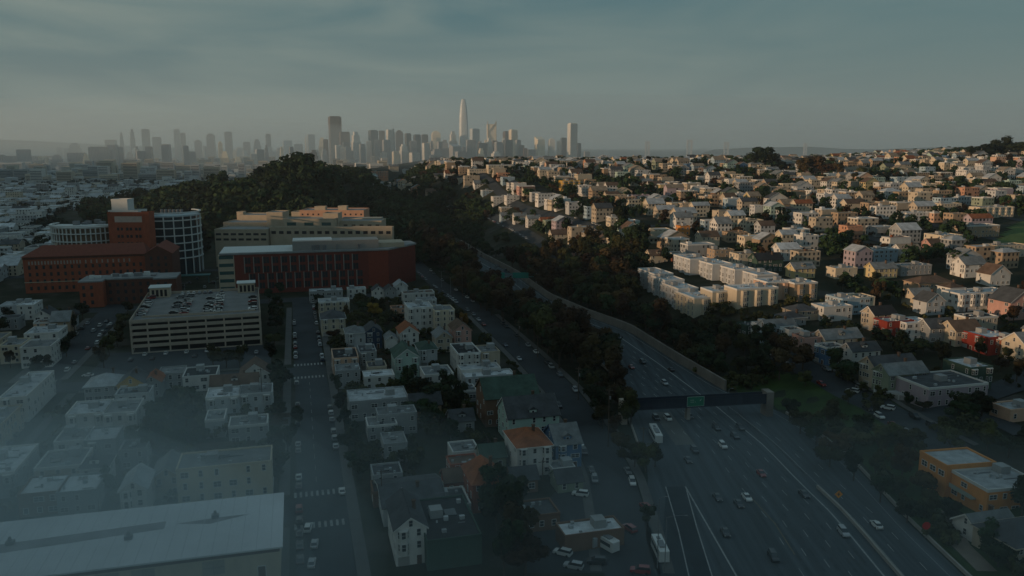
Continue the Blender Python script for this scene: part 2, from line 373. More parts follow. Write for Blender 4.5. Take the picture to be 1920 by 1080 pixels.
# ---- city streets on the flat, left of the freeway
CEN = [uv(3, 150), uv(3, 300), uv(1.5, 515)]
LEFT = [uv(-92, 130), uv(-98, 260), uv(-104, 360), uv(-106, 470), uv(-108, 700), uv(-108, 1100)]
RP = [(810, 524), (905, 592), (985, 664), (1052, 735), (1108, 810), (1148, 900), (1172, 1000), (1186, 1080)]
RST = [gp(*p) for p in RP]; RST = [tuple(p[:2]) for p in RST]; RST = [(RST[0][0] - 25, RST[0][1] + 95)] + RST + [(RST[-1][0] + 4, 90)]
ribbon('street', LEFT, 15, .05, M_ASPH, 12, flat=True)
ribbon('street', CEN, 13, .05, M_ASPH, 12, flat=True)
ribbon('street', RST, 13, .05, M_ASPH, 8, flat=True)
CROSS = [([uv(-320, 346), uv(10, 346)], 13), ([uv(-260, 208), uv(10.5, 208)], 13), ([uv(-420, 500), uv(95, 520)], 14), ([uv(-420, 665), uv(-60, 660)], 13)]
for i, (q, w) in enumerate(CROSS): ribbon('street', q, w, .075 + .006 * i, M_ASPH, 12, flat=True)
sw = MB()
def walk(u0, u1, v0, v1): 
    q = [uv(u0, v0), uv(u1, v0), uv(u1, v1), uv(u0, v1)]; sw.prism(q, 0, .17)
for u in (-8.2, 9.6): 
    for v0, v1 in ((218, 336), (358, 490), (150, 198)):
        walk(u, u + 3, v0, v1)
walk(9.6, 12.6, 336.1, 357.9); walk(9.6, 12.6, 198.1, 217.9)
for u in (-109.5, -89.3):
    for v0, v1 in ((218, 336),): walk(u - (2 if u < -100 else 0), u + 3, v0, v1)
for u in (-117, -97.5):
    for v0, v1 in ((358, 488),): walk(u, u + 3, v0, v1)
for v in (336.1, 354.9): walk(-86, -8.3, v, v + 2.8)
for v in (198.1, 215): walk(-82, -8.3, v, v + 2.8)
struct(sw.build('pavement', M_WALK))
rw = MB(); ribbon('', RST[2:-1], 2.6, .17, None, 8, side=-8.2, th=.17, mb=rw, flat=True); ribbon('', RST[2:-1], 2.6, .172, None, 8, side=8.2, th=.17, mb=rw, flat=True)
struct(rw.build('pavement', M_WALK))
cw = MB()
def crosswalk(u0, u1, v, n=9, ln=3.4, z=.105):
    for k in range(n):
        u = u0 + (u1 - u0) * (k + .5) / n; q = [uv(u - .32, v), uv(u + .32, v), uv(u + .32, v + ln), uv(u - .32, v + ln)]
        cw.face([(a, b, z) for a, b in q])
crosswalk(-4.5, 8.5, 354.5); crosswalk(-4.5, 8.5, 334); crosswalk(-111, -98, 355); crosswalk(-110, -97, 333.5); crosswalk(-4.5, 8.8, 215.5); crosswalk(-4.5, 8.8, 196)
for v in range(225, 330, 9): cw.face([(a, b, .09) for a, b in (uv(2.0, v), uv(2.15, v), uv(2.15, v + 4), uv(2.0, v + 4))])
struct(cw.build('crosswalk_markings', M_LINE))
# parking lots and yards between the streets
struct(MB.build((lambda q: (q.face([(*uv(-88, 357.9), .03), (*uv(-14, 357.9), .03), (*uv(-14, 400), .03), (*uv(-88, 400), .03)]), q)[1])(MB()), 'parking_lot_ground', M_ASPH))
YD = [gp(*p) for p in [(985, 1080), (990, 985), (1060, 905), (1130, 870), (1150, 900), (1172, 1000), (1186, 1080)]]
yb = MB(); yb.face([(p.x, p.y, .035) for p in YD]); struct(yb.build('yard_ground', M_ASPH))
# ---- streets on the hill
HROADS = [
    ([(1440, 655), (1500, 690), (1560, 722), (1640, 762), (1700, 798), (1790, 850)], 11),
    ([(1700, 798), (1760, 776), (1850, 742), (1960, 700)], 11),
    ([(1985, 850), (1880, 800), (1790, 770)], 8)]
for i, (q, w) in enumerate(HROADS):
    ribbon('street', [gp(*p) for p in q], w, .38 + .03 * i, M_ASPH, 4)
ribbon('pavement', [gp(*p) for p in HROADS[0][0]], 1.8, .52, M_WALK, 4, side=-7)
HU = [150 + 88 * k for k in range(12)]
def hill_ok(x, y, mg=16):
    return x > rt(y) + mg
for k, u in enumerate(HU):
    for v0, v1 in ((560 if k < 3 else 470, 1560),):
        pts = [uv(u, v) for v in range(v0, v1, 12)]
        pts = [p for p in pts if hill_ok(*p, 40)]
        if len(pts) > 3: ribbon('street', pts, 10.5, .42, M_ASPH, 6)
for v in range(600, 1560, 160):
    pts = [uv(u, v) for u in range(100, 1150, 12)]; pts = [p for p in pts if hill_ok(*p, 50)]
    if len(pts) > 3: ribbon('street', pts, 9, .48, M_ASPH, 6)
# frontage street right of the freeway, seen between trees (940-1040, 400-470)
ribbon('street', [gp(905, 395), gp(960, 425), gp(1030, 468), gp(1060, 500)], 11, .5, M_ASPH, 5)
# grass
patch('grass_bank', [(rt(y) + 2.0, y) for y in range(120, 330, 20)] + [(rt(y) + 30 + 9 * math.sin(y / 20), y) for y in range(320, 110, -20)], .2, M_GRASS, 3)
q = [gp(*p)[:2] for p in ((1850, 470), (1960, 455), (1960, 405), (1900, 420))]
patch('grass_slope', [tuple(a) for a in q], .5, mat('lawn', (.07, .12, .03), .95, .25, .05), 6)
q = [gp(*p)[:2] for p in ((420, 352), (520, 352), (505, 335), (440, 335))]
patch('grass_clearing', [tuple(a) for a in q], .6, mat('lawn', (.07, .12, .03)), 6)
# ================================================================= BUILDINGS
def window_mesh(w, h, name='window', split=1, bars=True):
    b = MB(); f = .13
    b.box(-w / 2, w / 2, -.09, .02, 0, f, 0); b.box(-w / 2, w / 2, -.09, .02, h - f, h, 0)
    b.box(-w / 2, -w / 2 + f, -.09, .02, f, h - f, 0); b.box(w / 2 - f, w / 2, -.09, .02, f, h - f, 0)
    for k in range(1, split): x = -w / 2 + w * k / split; b.box(x - .05, x + .05, -.08, .02, f, h - f, 0)
    if bars: b.box(-w / 2 + f, w / 2 - f, -.07, .02, h * .5 - .04, h * .5 + .04, 0)
    b.face([(-w / 2 + f, -.03, f), (w / 2 - f, -.03, f), (w / 2 - f, -.03, h - f), (-w / 2 + f, -.03, h - f)], 1)
    return b.mesh(name, [M_TRIM, M_GLASS])
WIN = window_mesh(1.2, 1.9); WIN2 = window_mesh(2.3, 1.7, split=2); WINT = window_mesh(.95, 2.2)
def door_mesh(w, h, c):
    b = MB(); b.box(-w / 2 - .12, w / 2 + .12, -.08, .02, 0, h + .12, 0); b.face([(-w / 2, -.11, .02), (w / 2, -.11, .02), (w / 2, -.11, h), (-w / 2, -.11, h)], 1)
    return b.mesh('door', [M_TRIM, c])
DOOR = door_mesh(1.1, 2.2, mat('door_brown', (.10, .05, .03))); GAR = door_mesh(2.6, 2.2, mat('garage_door_paint', (.34, .33, .31), .7))
FACES = {'S': (0, -1, 0), 'N': (0, 1, math.pi), 'W': (-1, 0, -math.pi / 2), 'E': (1, 0, math.pi / 2)}
def fpos(w, d, face, a, z, out=.02):
    if face == 'S': return (a, -d / 2 - out, z), 0
    if face == 'N': return (-a, d / 2 + out, z), math.pi
    if face == 'W': return (-w / 2 - out, -a, z), -math.pi / 2
    return (w / 2 + out, a, z), math.pi / 2
def roof_parts(kind, w, d, h, rh, wb, rb, tb):
    """wall body into wb, roof into rb, white trim into tb"""
    b0 = -5.0
    if kind == 'flat':
        wb.prism([(-w / 2, -d / 2), (w / 2, -d / 2), (w / 2, d / 2), (-w / 2, d / 2)], b0, h)
        rb.face([(-w / 2 + .3, -d / 2 + .3, h + .03), (w / 2 - .3, -d / 2 + .3, h + .03), (w / 2 - .3, d / 2 - .3, h + .03), (-w / 2 + .3, d / 2 - .3, h + .03)])
        for x0, x1, y0, y1 in ((-w / 2 - .06, w / 2 + .06, -d / 2 - .06, -d / 2 + .28), (-w / 2 - .06, w / 2 + .06, d / 2 - .28, d / 2 + .06)): tb.box(x0, x1, y0, y1, h - .35, h + .5)
        for x0, x1 in ((-w / 2 - .06, -w / 2 + .28), (w / 2 - .28, w / 2 + .06)): tb.box(x0, x1, -d / 2 + .28, d / 2 - .28, h - .35, h + .5)
    elif kind in ('gableS', 'gableW'):
        if kind == 'gableW':
            a, c = d, w; T = lambda x, y, z: (-y, x, z)
        else: a, c = w, d; T = lambda x, y, z: (x, y, z)
        p = [(-a / 2, h), (0, h + rh), (a / 2, h)]
        i = len(wb.v); P = [(-a / 2, b0), (a / 2, b0), (a / 2, h), (0, h + rh), (-a / 2, h)]
        wb.v += [T(x, -c / 2, z) for x, z in P] + [T(x, c / 2, z) for x, z in P]
        wb.f += [(i, i + 1, i + 2, i + 3, i + 4), (i + 9, i + 8, i + 7, i + 6, i + 5)] + [(i + k, i + 5 + k, i + 5 + (k + 1) % 5, i + (k + 1) % 5)[::-1] for k in range(5)]
        wb.m += [0] * 7
        o = .45; e = rh / (a / 2) * o
        for sg in (-1, 1):
            q = [T(sg * (a / 2 + o), -c / 2 - o, h - e), T(0, -c / 2 - o, h + rh), T(0, c / 2 + o, h + rh), T(sg * (a / 2 + o), c / 2 + o, h - e)]
            rb.slab([Vector(v) + Vector((0, 0, .02)) for v in q], .2)
            for yy in (-c / 2 - o - .05, c / 2 + o + .05):   # barge boards
                u0, u1 = T(sg * (a / 2 + o), yy, h - e), T(0, yy, h + rh)
                tb.face([(u0[0], u0[1], u0[2] - .22), (u1[0], u1[1], u1[2] - .22), (u1[0], u1[1], u1[2] + .24), (u0[0], u0[1], u0[2] + .24)])
    else:
        wb.prism([(-w / 2, -d / 2), (w / 2, -d / 2), (w / 2, d / 2), (-w / 2, d / 2)], b0, h)
        o = .5; W_, D_ = w / 2 + o, d / 2 + o
        if w > d: r0, r1 = Vector((-(W_ - D_), 0, h + rh)), Vector((W_ - D_, 0, h + rh))
        else: r0, r1 = Vector((0, -(D_ - W_) - .01, h + rh)), Vector((0, D_ - W_ + .01, h + rh))
        c = [Vector((-W_, -D_, h)), Vector((W_, -D_, h)), Vector((W_, D_, h)), Vector((-W_, D_, h))]
        if w > d: fs = ([c[0], c[1], r1, r0], [c[1], c[2], r1], [c[2], c[3], r0, r1], [c[3], c[0], r0])
        else: fs = ([c[0], c[1], r0], [c[1], c[2], r1, r0], [c[2], c[3], r1], [c[3], c[0], r0, r1])
        for f in fs: rb.face(f)
        rb.face(c[::-1]); 
        for x0, x1, y0, y1 in ((-W_, W_, -D_ - .05, -D_ + .05), (-W_, W_, D_ - .05, D_ + .05)): tb.box(x0, x1, y0, y1, h - .2, h + .06)
        for x0, x1 in ((-W_ - .05, -W_ + .05), (W_ - .05, W_ + .05)): tb.box(x0, x1, -D_ + .05, D_ - .05, h - .2, h + .06)
def vents(mb, w, d, h, r, n=4):
    for _ in range(n):
        x, y = r.uniform(-w * .38, w * .38), r.uniform(-d * .4, d * .4); s = r.uniform(.2, .7)
        mb.box(x - s, x + s, y - s * .8, y + s * .8, h + .04, h + .04 + r.uniform(.4, 1.1))
HOUSES = []
LOC = {}
def near_house(x, y, z, w, d, h, kind, wc, rc, label, rz=A15, bays='', seed=0, cat='house', group=None, win='SWE', dense=1.0, name='house', rh=None, solar=False, stairs=False, dormer=False):
    r = random.Random(seed or int(x * 31 + y * 17))
    t = empty(name, (x, y, z), rz); tag(t, label, cat, group)
    rh = rh or {'flat': 0, 'gableS': w * .36, 'gableW': d * .36, 'hip': min(w, d) * .26}[kind]
    wb, rb, tb = MB(), MB(), MB(); roof_parts(kind, w, d, h, rh, wb, rb, tb)
    wb.build('wall', wall_m(wc), t); ro = rb.build('roof', roof_m(rc), t); tb.build('cornice' if kind == 'flat' else 'roof_trim', M_TRIM if (r.random() < .4 and wc not in ('dark green', 'brown', 'brick red')) or win == '' and cat != 'building' else wall_m(wc), t); ws = (r.uniform(.8, 1.2), 1, r.uniform(.78, 1.05))
    fl = max(1, int(round(h / 3.1))); fh = h / fl
    if kind == 'flat':
        
        for _ in range(3 + int(w * d / 90)): vb = MB(); vents(vb, w, d, h, r, 1); vb.build('roof_vent', roof_m('pale grey'), ro)
        if w * d > 120 or r.random() < .4:
            hb = MB(); hx, hy = r.uniform(-w * .25, w * .25), r.uniform(-d * .1, d * .3); hb.box(hx - 1.5, hx + 1.5, hy - 1.6, hy + 1.6, h + .04, h + 2.1); hb.build('stair_hatch', wall_m('grey'), ro)
        for _ in range(1 + int(w * d / 110)):
            pb = MB(); px_, py_ = r.uniform(-w * .4, w * .2), r.uniform(-d * .4, d * .4); pb.bar((px_, py_, h + .22), (px_ + r.uniform(1.5, w * .3), py_, h + .22), .14, .14, 6); pb.build('roof_pipe', M_STEEL, ro)
        if r.random() < .5:
            sb = MB(); sx, sy = r.uniform(-w * .3, w * .1), r.uniform(-d * .3, d * .1); sb.box(sx, sx + w * .22, sy, sy + d * .16, h + .05, h + .35); sb.build('skylight', M_GLASS, ro)
    else:
        if r.random() < .7:
            cb = MB(); cx = r.uniform(.1, .25) * w; cy = r.uniform(-.2, .3) * d; cb.box(cx - .4, cx + .4, cy - .4, cy + .4, h - .2, h + rh + .9); cb.box(cx - .5, cx + .5, cy - .5, cy + .5, h + rh + .9, h + rh + 1.1); cb.build('chimney', roof_m('brown'), ro)
        if dormer or r.random() < .2:
            sb = MB(); s = .3 * w if kind == 'gableS' else .25 * w
            yy = -d * .5 + 1.2 if kind != 'gableS' else -d * .1
            if kind == 'gableW' or kind == 'hip':
                sb.prism([(-1.2, yy), (1.2, yy), (1.2, yy + d * .35), (-1.2, yy + d * .35)], h, h + 1.9); db = sb.build('dormer', wall_m(wc), ro)
                gb = MB(); gb.slab([(-1.5, yy - .3, h + 1.8), (0, yy - .3, h + 2.9), (0, yy + d * .38, h + 2.9), (-1.5, yy + d * .38, h + 1.8)], .15); gb.slab([(1.5, yy - .3, h + 1.8), (0, yy - .3, h + 2.9), (0, yy + d * .38, h + 2.9), (1.5, yy + d * .38, h + 1.8)], .15)
                gb.face([(-1.2, yy - .02, h + 1.9), (1.2, yy - .02, h + 1.9), (0, yy - .02, h + 2.8)]); gb.build('dormer_roof', roof_m(rc), ro)
                inst('window', WIN, t, (0, yy - .02, h + .15), 0, .85)
    for f in win:
        L_ = w if f in 'SN' else d
        n = max(1, int(L_ / (3.1 / dense)))
        if f in 'EW' and kind != 'flat': n = max(1, n - 1)
        for k in range(fl):
            for i in range(n):
                if r.random() < (.14 if f in 'S' else .34): continue
                a = -L_ / 2 + L_ * (i + .5) / n
                if k == 0 and f == bays[:1] and i == 0 and fl > 1: p, q = fpos(w, d, f, a, .0); inst('garage_door', GAR, t, p, q); continue
                if k == 0 and f == bays[:1] and i == 1: p, q = fpos(w, d, f, a, .05); inst('door', DOOR, t, p, q); continue
                if f == bays[:1] and k > 0 and n > 1 and i % 2 == 0: continue
                me = WIN if r.random() < .75 else WIN2
                if me is WIN2 and L_ / n < 2.9: me = WIN
                p, q = fpos(w, d, f, a, k * fh + fh * .3); inst('window', me, t, p, q, ws)
    if bays and fl > 1:
        f = bays[0]; L_ = w if f in 'SN' else d; n = max(1, int(L_ / (3.1 / dense)))
        for i in range(0, n, 2):
            a = -L_ / 2 + L_ * (i + .5) / n; bb = MB(); bw = 1.25; de = .95
            bb.prism([(-bw, 0), (-bw * .6, -de), (bw * .6, -de), (bw, 0)][::1], fh * .92, h - .4)
            p, q = fpos(w, d, f, a, 0, 0); o = bb.build('bay_window', wall_m(wc), t, p, q)
            for k in range(1, fl):
                inst('window', WIN, o, (0, -de - .02, k * fh + fh * .28), 0, (.95, 1, 1))
                for sg in (-1, 1): inst('window', WIN, o, (sg * bw * .82, -de / 2 - .03, k * fh + fh * .28), sg * math.atan2(de, bw * .4), (.55, 1, 1))
            cb = MB(); cb.prism([(-bw - .1, .0), (-bw * .6 - .1, -de - .12), (bw * .6 + .1, -de - .12), (bw + .1, 0)], h - .4, h - .15); cb.build('bay_cornice', M_TRIM, o)
    if kind == 'gableS' and w > 5 or kind == 'gableW':
        f = 'S' if kind == 'gableS' else 'W'; p, q = fpos(w, d, f, 0, h + rh * .12); inst('window', WIN, t, p, q, .85)
    if stairs:
        b_ = MB()
        for k in range(9): b_.box(-.7, .7, -d / 2 - .4 - (9 - k) * .32, -d / 2 - .4 - (8 - k) * .32, -1, .25 + k * .25)
        b_.build('front_steps', M_CONC, t)
    HOUSES.append((x, y, max(w, d)))
    return t
def at_eave(px, py, h):
    """the place on the land where something h tall has its top at this photo pixel"""
    d = cdir(px, py); t = 120.0
    while t < 6000:
        p = d * t
        if H + p.z <= ter(p.x, p.y) + h: break
        t += 1.0
    return p.x, p.y, max(0, ter(p.x, p.y)), p.y * CP - (p.z) * SP
KW = {'flat': 'flat-roofed', 'gableS': 'gabled', 'gableW': 'side-gabled', 'hip': 'hip-roofed'}
def front(pxL, pxR, pyE, h, d, kind, wc, rc, what='house', **k):
    """valley house: its wall towards the camera spans pxL..pxR with the eave at pyE"""
    x, y, z, f = at_eave((pxL + pxR) / 2, pyE, h); w = max(4, (pxR - pxL) / FPX * f * 1.0)
    x -= EV.x * -d / 2; y -= EV.y * -d / 2
    lab = k.pop('label', None) or f"{wc} {KW[kind]} {what} with {rc} roof {k.pop('where')}"
    k.pop('where', None)
    return near_house(x, y, z, w, d, h, kind, wc, rc, lab, **k)
def corner(pxC, pyE, h, w, d, kind, wc, rc, what='house', **k):
    """hillside house: its nearest top corner (left of the south wall) is at this photo pixel"""
    x, y, z, f = at_eave(pxC, pyE, h)
    x += EU.x * w / 2 + EV.x * d / 2; y += EU.y * w / 2 + EV.y * d / 2
    lab = k.pop('label', None) or f"{wc} {KW[kind]} {what} with {rc} roof {k.pop('where')}"
    k.pop('where', None)
    return near_house(x, y, z, w, d, h, kind, wc, rc, lab, **k)
B = 'in the central blocks'
for a in [
    (603, 647, 598, 9, 15, 'hip', 'cream', 'dark grey'), (649, 685, 625, 8, 12, 'hip', 'pale grey', 'grey'), (686, 716, 623, 8, 13, 'gableS', 'dark blue', 'dark grey'),
    (724, 745, 637, 6, 10, 'gableS', 'white', 'grey'), (750, 785, 625, 8, 14, 'gableS', 'white', 'rust'), (741, 786, 671, 9, 15, 'gableS', 'mint green', 'green'),
    (786, 820, 656, 8, 13, 'hip', 'pale grey', 'green'), (765, 812, 578, 13, 15, 'flat', 'white', 'pale grey'), (814, 853, 583, 12, 13, 'flat', 'cream', 'grey'),
    (818, 848, 634, 7, 13, 'gableS', 'beige', 'grey'), (851, 884, 620, 9, 14, 'gableS', 'pink', 'brown'), (625, 672, 673, 8, 17, 'flat', 'peach', 'black'),
    (674, 706, 661, 8, 13, 'flat', 'grey', 'dark grey'), (630, 675, 697, 7, 10, 'flat', 'grey', 'grey'), (683, 740, 708, 5, 9, 'flat', 'white', 'white'),
    (796, 851, 704, 6, 13, 'flat', 'white', 'grey'), (858, 902, 664, 9, 18, 'flat', 'white', 'black'), (902, 938, 661, 9, 12, 'flat', 'beige', 'grey'),
    (864, 940, 694, 7, 8, 'flat', 'white', 'pale grey'), (872, 967, 707, 6, 8, 'flat', 'pale grey', 'white'), (656, 766, 752, 7, 14, 'flat', 'grey', 'pale grey'),
    (709, 782, 778, 7, 8, 'flat', 'grey', 'grey'), (1041, 1092, 834, 8, 12, 'gableW', 'blue', 'grey'),
    (849, 900, 850, 4, 9, 'flat', 'white', 'grey'), (902, 950, 858, 4, 8, 'gableW', 'sage green', 'green'), (844, 900, 872, 5, 7, 'flat', 'brick red', 'brown'),
    (800, 884, 952, 4, 11, 'flat', 'pale grey', 'dark grey'), (980, 1052, 968, 4, 9, 'flat', 'brown', 'dark grey'),
    (581, 642, 547, 7, 10, 'flat', 'grey', 'pale grey'), (598, 655, 567, 8, 11, 'flat', 'cream', 'pale grey'), (652, 686, 543, 6, 8, 'flat', 'white', 'pale grey'),
    (699, 720, 545, 7, 10, 'gableS', 'white', 'dark grey'), (721, 743, 545, 7, 10, 'gableS', 'grey', 'dark grey'), (741, 764, 537, 7, 11, 'gableS', 'white', 'pale grey'),
    (756, 815, 550, 7, 9, 'flat', 'white', 'brown'), (783, 819, 563, 8, 8, 'flat', 'pale grey', 'grey'), (735, 762, 580, 5, 10, 'flat', 'salmon', 'brown'),
    (690, 725, 690, 6, 9, 'flat', 'beige', 'dark grey'), (720, 764, 835, 6, 10, 'flat', 'grey', 'grey'), (700, 755, 893, 6, 8, 'flat', 'grey', 'dark grey'), (770, 828, 760, 5, 9, 'gableW', 'tan', 'dark grey')]:
    front(*a, where=B, bays='S' if a[3] > 7.5 else '')
front(909, 1013, 745, 10, 15, 'gableW', 'brown', 'green', label='large brown-pink side-gabled apartment house with grey-green roof and white windows', bays='', dormer=False)
front(952, 1051, 783, 9, 14, 'gableW', 'mint green', 'dark grey', label='pale mint house with dark green roof and white dormer, below the brown-pink one', dormer=True, bays='')
front(969, 1037, 838, 9, 15, 'hip', 'white', 'rust', label='white house with orange-brown hipped roof, skylights and front steps', bays='S', stairs=True)
front(886, 945, 908, 8, 13, 'hip', 'brick red', 'rust', label='narrow brick red house with bright rust-orange hipped roof beside dark trees', rh=4.6)
front(719, 836, 948, 5, 18, 'gableW', 'pale grey', 'dark grey', label='low white-walled shed with broad dark roof in the lower centre', rh=2.4, cat='building', name='low_building')
front(741, 800, 992, 9, 16, 'gableS', 'white', 'dark grey', label='white gabled front with dark roof at the bottom centre of the photo', bays='S')
for a in [(690, 745, 800, 5, 9, 'flat', 'grey', 'grey'), (700, 760, 925, 4, 8, 'flat', 'brown', 'dark grey'), (835, 880, 905, 4, 7, 'gableW', 'brick red', 'brown'), (846, 890, 790, 4, 8, 'gableW', 'grey', 'dark grey'), (1035, 1080, 880, 3, 6, 'flat', 'grey', 'grey'), (1045, 1095, 905, 3, 7, 'gableW', 'sage green', 'dark grey'), (960, 1010, 900, 4, 7, 'gableW', 'brown', 'dark grey'), (845, 895, 735, 4, 8, 'flat', 'grey', 'dark grey')]:
    front(*a, where=B)
front(800, 905, 1012, 7, 22, 'flat', 'dark green', 'black', win='', label='large black flat-roofed building at the bottom centre beside the white gable', cat='building', name='low_building')
LB = 'in the misty left blocks'
for a in [
    (0, 47, 748, 9, 34, 'flat', 'white', 'pale grey'), (160, 222, 726, 6, 14, 'hip', 'grey', 'pale grey'), (222, 268, 722, 7, 13, 'gableS', 'mustard', 'dark grey'),
    (268, 300, 718, 6, 11, 'gableS', 'grey', 'rust'), (296, 342, 702, 6, 11, 'flat', 'grey', 'grey'), (344, 404, 707, 6, 14, 'flat', 'white', 'black'),
    (451, 505, 702, 6, 12, 'gableS', 'white', 'brown'), (126, 193, 778, 7, 15, 'flat', 'white', 'pale grey'), (195, 253, 776, 7, 15, 'flat', 'white', 'grey'),
    (218, 278, 740, 6, 9, 'flat', 'pale grey', 'dark grey'), (387, 447, 746, 7, 12, 'flat', 'pale grey', 'white'), (449, 509, 740, 7, 12, 'flat', 'pale grey', 'grey'),
    (397, 482, 721, 6, 8, 'gableW', 'white', 'brown'), (103, 158, 830, 6, 12, 'flat', 'white', 'grey'), (160, 214, 828, 7, 12, 'flat', 'grey', 'pale grey'), (68, 148, 878, 6, 14, 'flat', 'beige', 'grey'),
    (37, 107, 928, 6, 12, 'flat', 'brown', 'white'), (109, 178, 925, 6, 12, 'flat', 'grey', 'white'), (286, 338, 896, 6, 13, 'gableS', 'beige', 'grey'), (385, 420, 790, 6, 11, 'flat', 'pale grey', 'grey'),
    (430, 500, 800, 6, 10, 'flat', 'grey', 'grey'), (150, 200, 880, 6, 9, 'hip', 'white', 'dark grey'), (225, 272, 846, 6, 9, 'flat', 'grey', 'dark grey'),
    (-60, 0, 800, 8, 20, 'flat', 'beige', 'grey'), (-90, 20, 895, 7, 22, 'flat', 'grey', 'white')]:
    front(*a, where=LB, bays='S' if a[3] > 6.5 else '')
front(226, 272, 920, 8, 12, 'gableS', 'white', 'pale grey', label='small pale gabled house with bay window behind the long white roof', bays='S')
front(336, 505, 876, 10, 12, 'flat', 'cream', 'grey', label='long pale three-storey apartment block behind the long white roof', cat='apartment building', name='apartment_building', dense=.8)
LC = 'left of the brick hospital street'
for a in [
    (33, 62, 574, 8, 16, 'flat', 'white', 'white'), (64, 92, 592, 7, 14, 'gableS', 'white', 'dark grey'), (48, 106, 626, 9, 16, 'flat', 'white', 'pale grey'), (64, 96, 606, 6, 8, 'flat', 'peach', 'brown'), (96, 128, 603, 7, 12, 'gableW', 'tan', 'grey'),
    (0, 38, 650, 8, 14, 'flat', 'cream', 'grey'), (40, 92, 653, 9, 15, 'flat', 'white', 'grey'), (100, 134, 598, 6, 12, 'gableS', 'grey', 'black'), (-60, -4, 640, 8, 16, 'flat', 'beige', 'grey'),
    (0, 30, 478, 8, 20, 'flat', 'white', 'white'), (0, 40, 574, 5, 14, 'flat', 'pale grey', 'pale grey'), (-50, 30, 600, 6, 10, 'flat', 'grey', 'dark grey')]:
    front(*a, where=LC)
# long white roof, bottom left
x, y, z, f = at_eave(524, 1026, 7.5)
t = empty('long_building', (x, y, 0), R(15)); tag(t, 'long building with a huge pale flat roof filling the bottom left corner', 'building')
b_ = MB(); b_.prism([(-130, 0), (0, 0), (0, 28), (-130, 28)], -1, 7.2); b_.build('wall', wall_m('cream'), t)
b_ = MB(); b_.box(-130.7, .7, -.7, 28.7, 7.21, 7.6); ro = b_.build('roof', mat('roof_membrane', (.60, .61, .62), .85, .10, .09), t)
b_ = MB()
for k in range(42): b_.box(-129 + k * 3.1, -128.88 + k * 3.1, -.5, 28.5, 7.605, 7.625)
b_.build('roof_seam', mat('roof_seam_grey', (.42, .43, .44)), ro)
b_ = MB(); b_.face([(-92, 9, 7.64), (-26, 15, 7.64), (-26, 19, 7.64), (-80, 15, 7.64)]); b_.face([(-82, 4, 7.66), (-66, 4, 7.66), (-66, 13, 7.66), (-80, 12, 7.66)]); b_.face([(-24, 17, 7.62), (-16, 15, 7.62), (-7, 18, 7.62), (-15, 18, 7.62)]); b_.build('roof_stain', mat('roof_patch', (.27, .27, .28), .9, .25, .2), ro)
for vx, vy in ((-15, 18), (-33, 12), (-58, 16), (-70, 7), (-96, 10), (-110, 22)):
    b_ = MB(); b_.box(vx - .8, vx + .8, vy - .7, vy + .7, 7.61, 8.5); b_.bar((vx, vy, 8.5), (vx, vy, 9.4), .45, .3, 8); b_.build('roof_vent', M_STEEL, ro)
b_ = MB(); b_.box(-130, 0, -.06, 0, 6.2, 6.9); b_.build('fascia', mat('fascia_brown', (.10, .05, .04)), t)
for k in range(18):
    if k == 1: continue
    xx = -14 - k * 7.1; b_ = MB(); b_.box(xx - 2.3, xx + 2.3, -.12, -.02, 2.6, 5.9); w_ = b_.build('window', mat('blinded_glass', (.34, .32, .28), .4, .2), t)
    b_ = MB(); b_.box(xx - .05, xx + .05, -.18, -.12, 2.6, 5.9); b_.box(xx - 2.3, xx - .06, -.18, -.12, 4.2, 4.3); b_.box(xx + .06, xx + 2.3, -.18, -.12, 4.2, 4.3); b_.build('window_frame', M_STEEL, w_)
inst('door', DOOR, t, (-4, -.02, .1), 0, 1.4)
HOUSES.append((x - 30, y, 30)); HOUSES.append((x - 60, y, 30))
# ================================================================= HOSPITAL AND GARAGE
M_BRICK = mat('brick_red_wall', (.32, .085, .042), .9, .22, .6, streak=1)
M_BRICKD = mat('brick_dark_wall', (.12, .045, .03), .9, .22, .6, streak=1)
M_TERRA = mat('terracotta_panel', (.17, .034, .022), .8, .14, .5)
M_TERRAB = mat('terracotta_bright', (.22, .042, .022), .8, .10, .5)
M_PRECAST = mat('precast_concrete', (.46, .38, .28), .85, .10, .3)
M_WHT = mat('white_frame', (.60, .62, .60), .6, .05)
M_GRF = mat('gravel_roof', (.26, .27, .27), .95, .2, .15)
def wline(mb, a, b, z0, z1, w, th=.3, out=.15, m=0):
    pass
def zat(x, y, py):
    v = (py - 540) / FPX
    return H - y * (SP + v * CP) / (CP - v * SP)
# -- red terracotta hospital
P0 = Vector(gp(443, 552)[:2]); P1 = Vector((-84, 541)); e = (P1 - P0).normalized(); nrm = Vector((-e.y, e.x)); Lr = (P1 - P0).length
zt = zat(-130, 527, 474)
t = empty('hospital_building', (P0.x, P0.y, 0), math.atan2(e.y, e.x)); tag(t, 'wide dark red terracotta hospital block with two tiers of tall vertical windows', 'hospital')
D_ = 34
b_ = MB(); b_.prism([(0, 0), (Lr, 0), (Lr + 22, 27), (Lr + 20, D_ + 8), (0, D_)], -1, zt); b_.build('wall', M_TERRA, t)
b_ = MB(); b_.box(Lr * .865, Lr + .05, -.12, -.01, 1, zt - .6); b_.build('bright_panel', M_TERRAB, t)
b_ = MB(); b_.prism([(-9, -.6), (Lr + .4, -.6), (Lr + 22.8, 26.8), (Lr + 20.6, D_ + 8.6), (-9, D_ + .6)], zt + .01, zt + 1.1); ro = b_.build('roof', M_GRF, t)
b_ = MB(); b_.box(-8.8, Lr * .37, -.3, D_, zt + 1.11, zt + 1.5); b_.build('white_roof_membrane', M_WHT, ro)
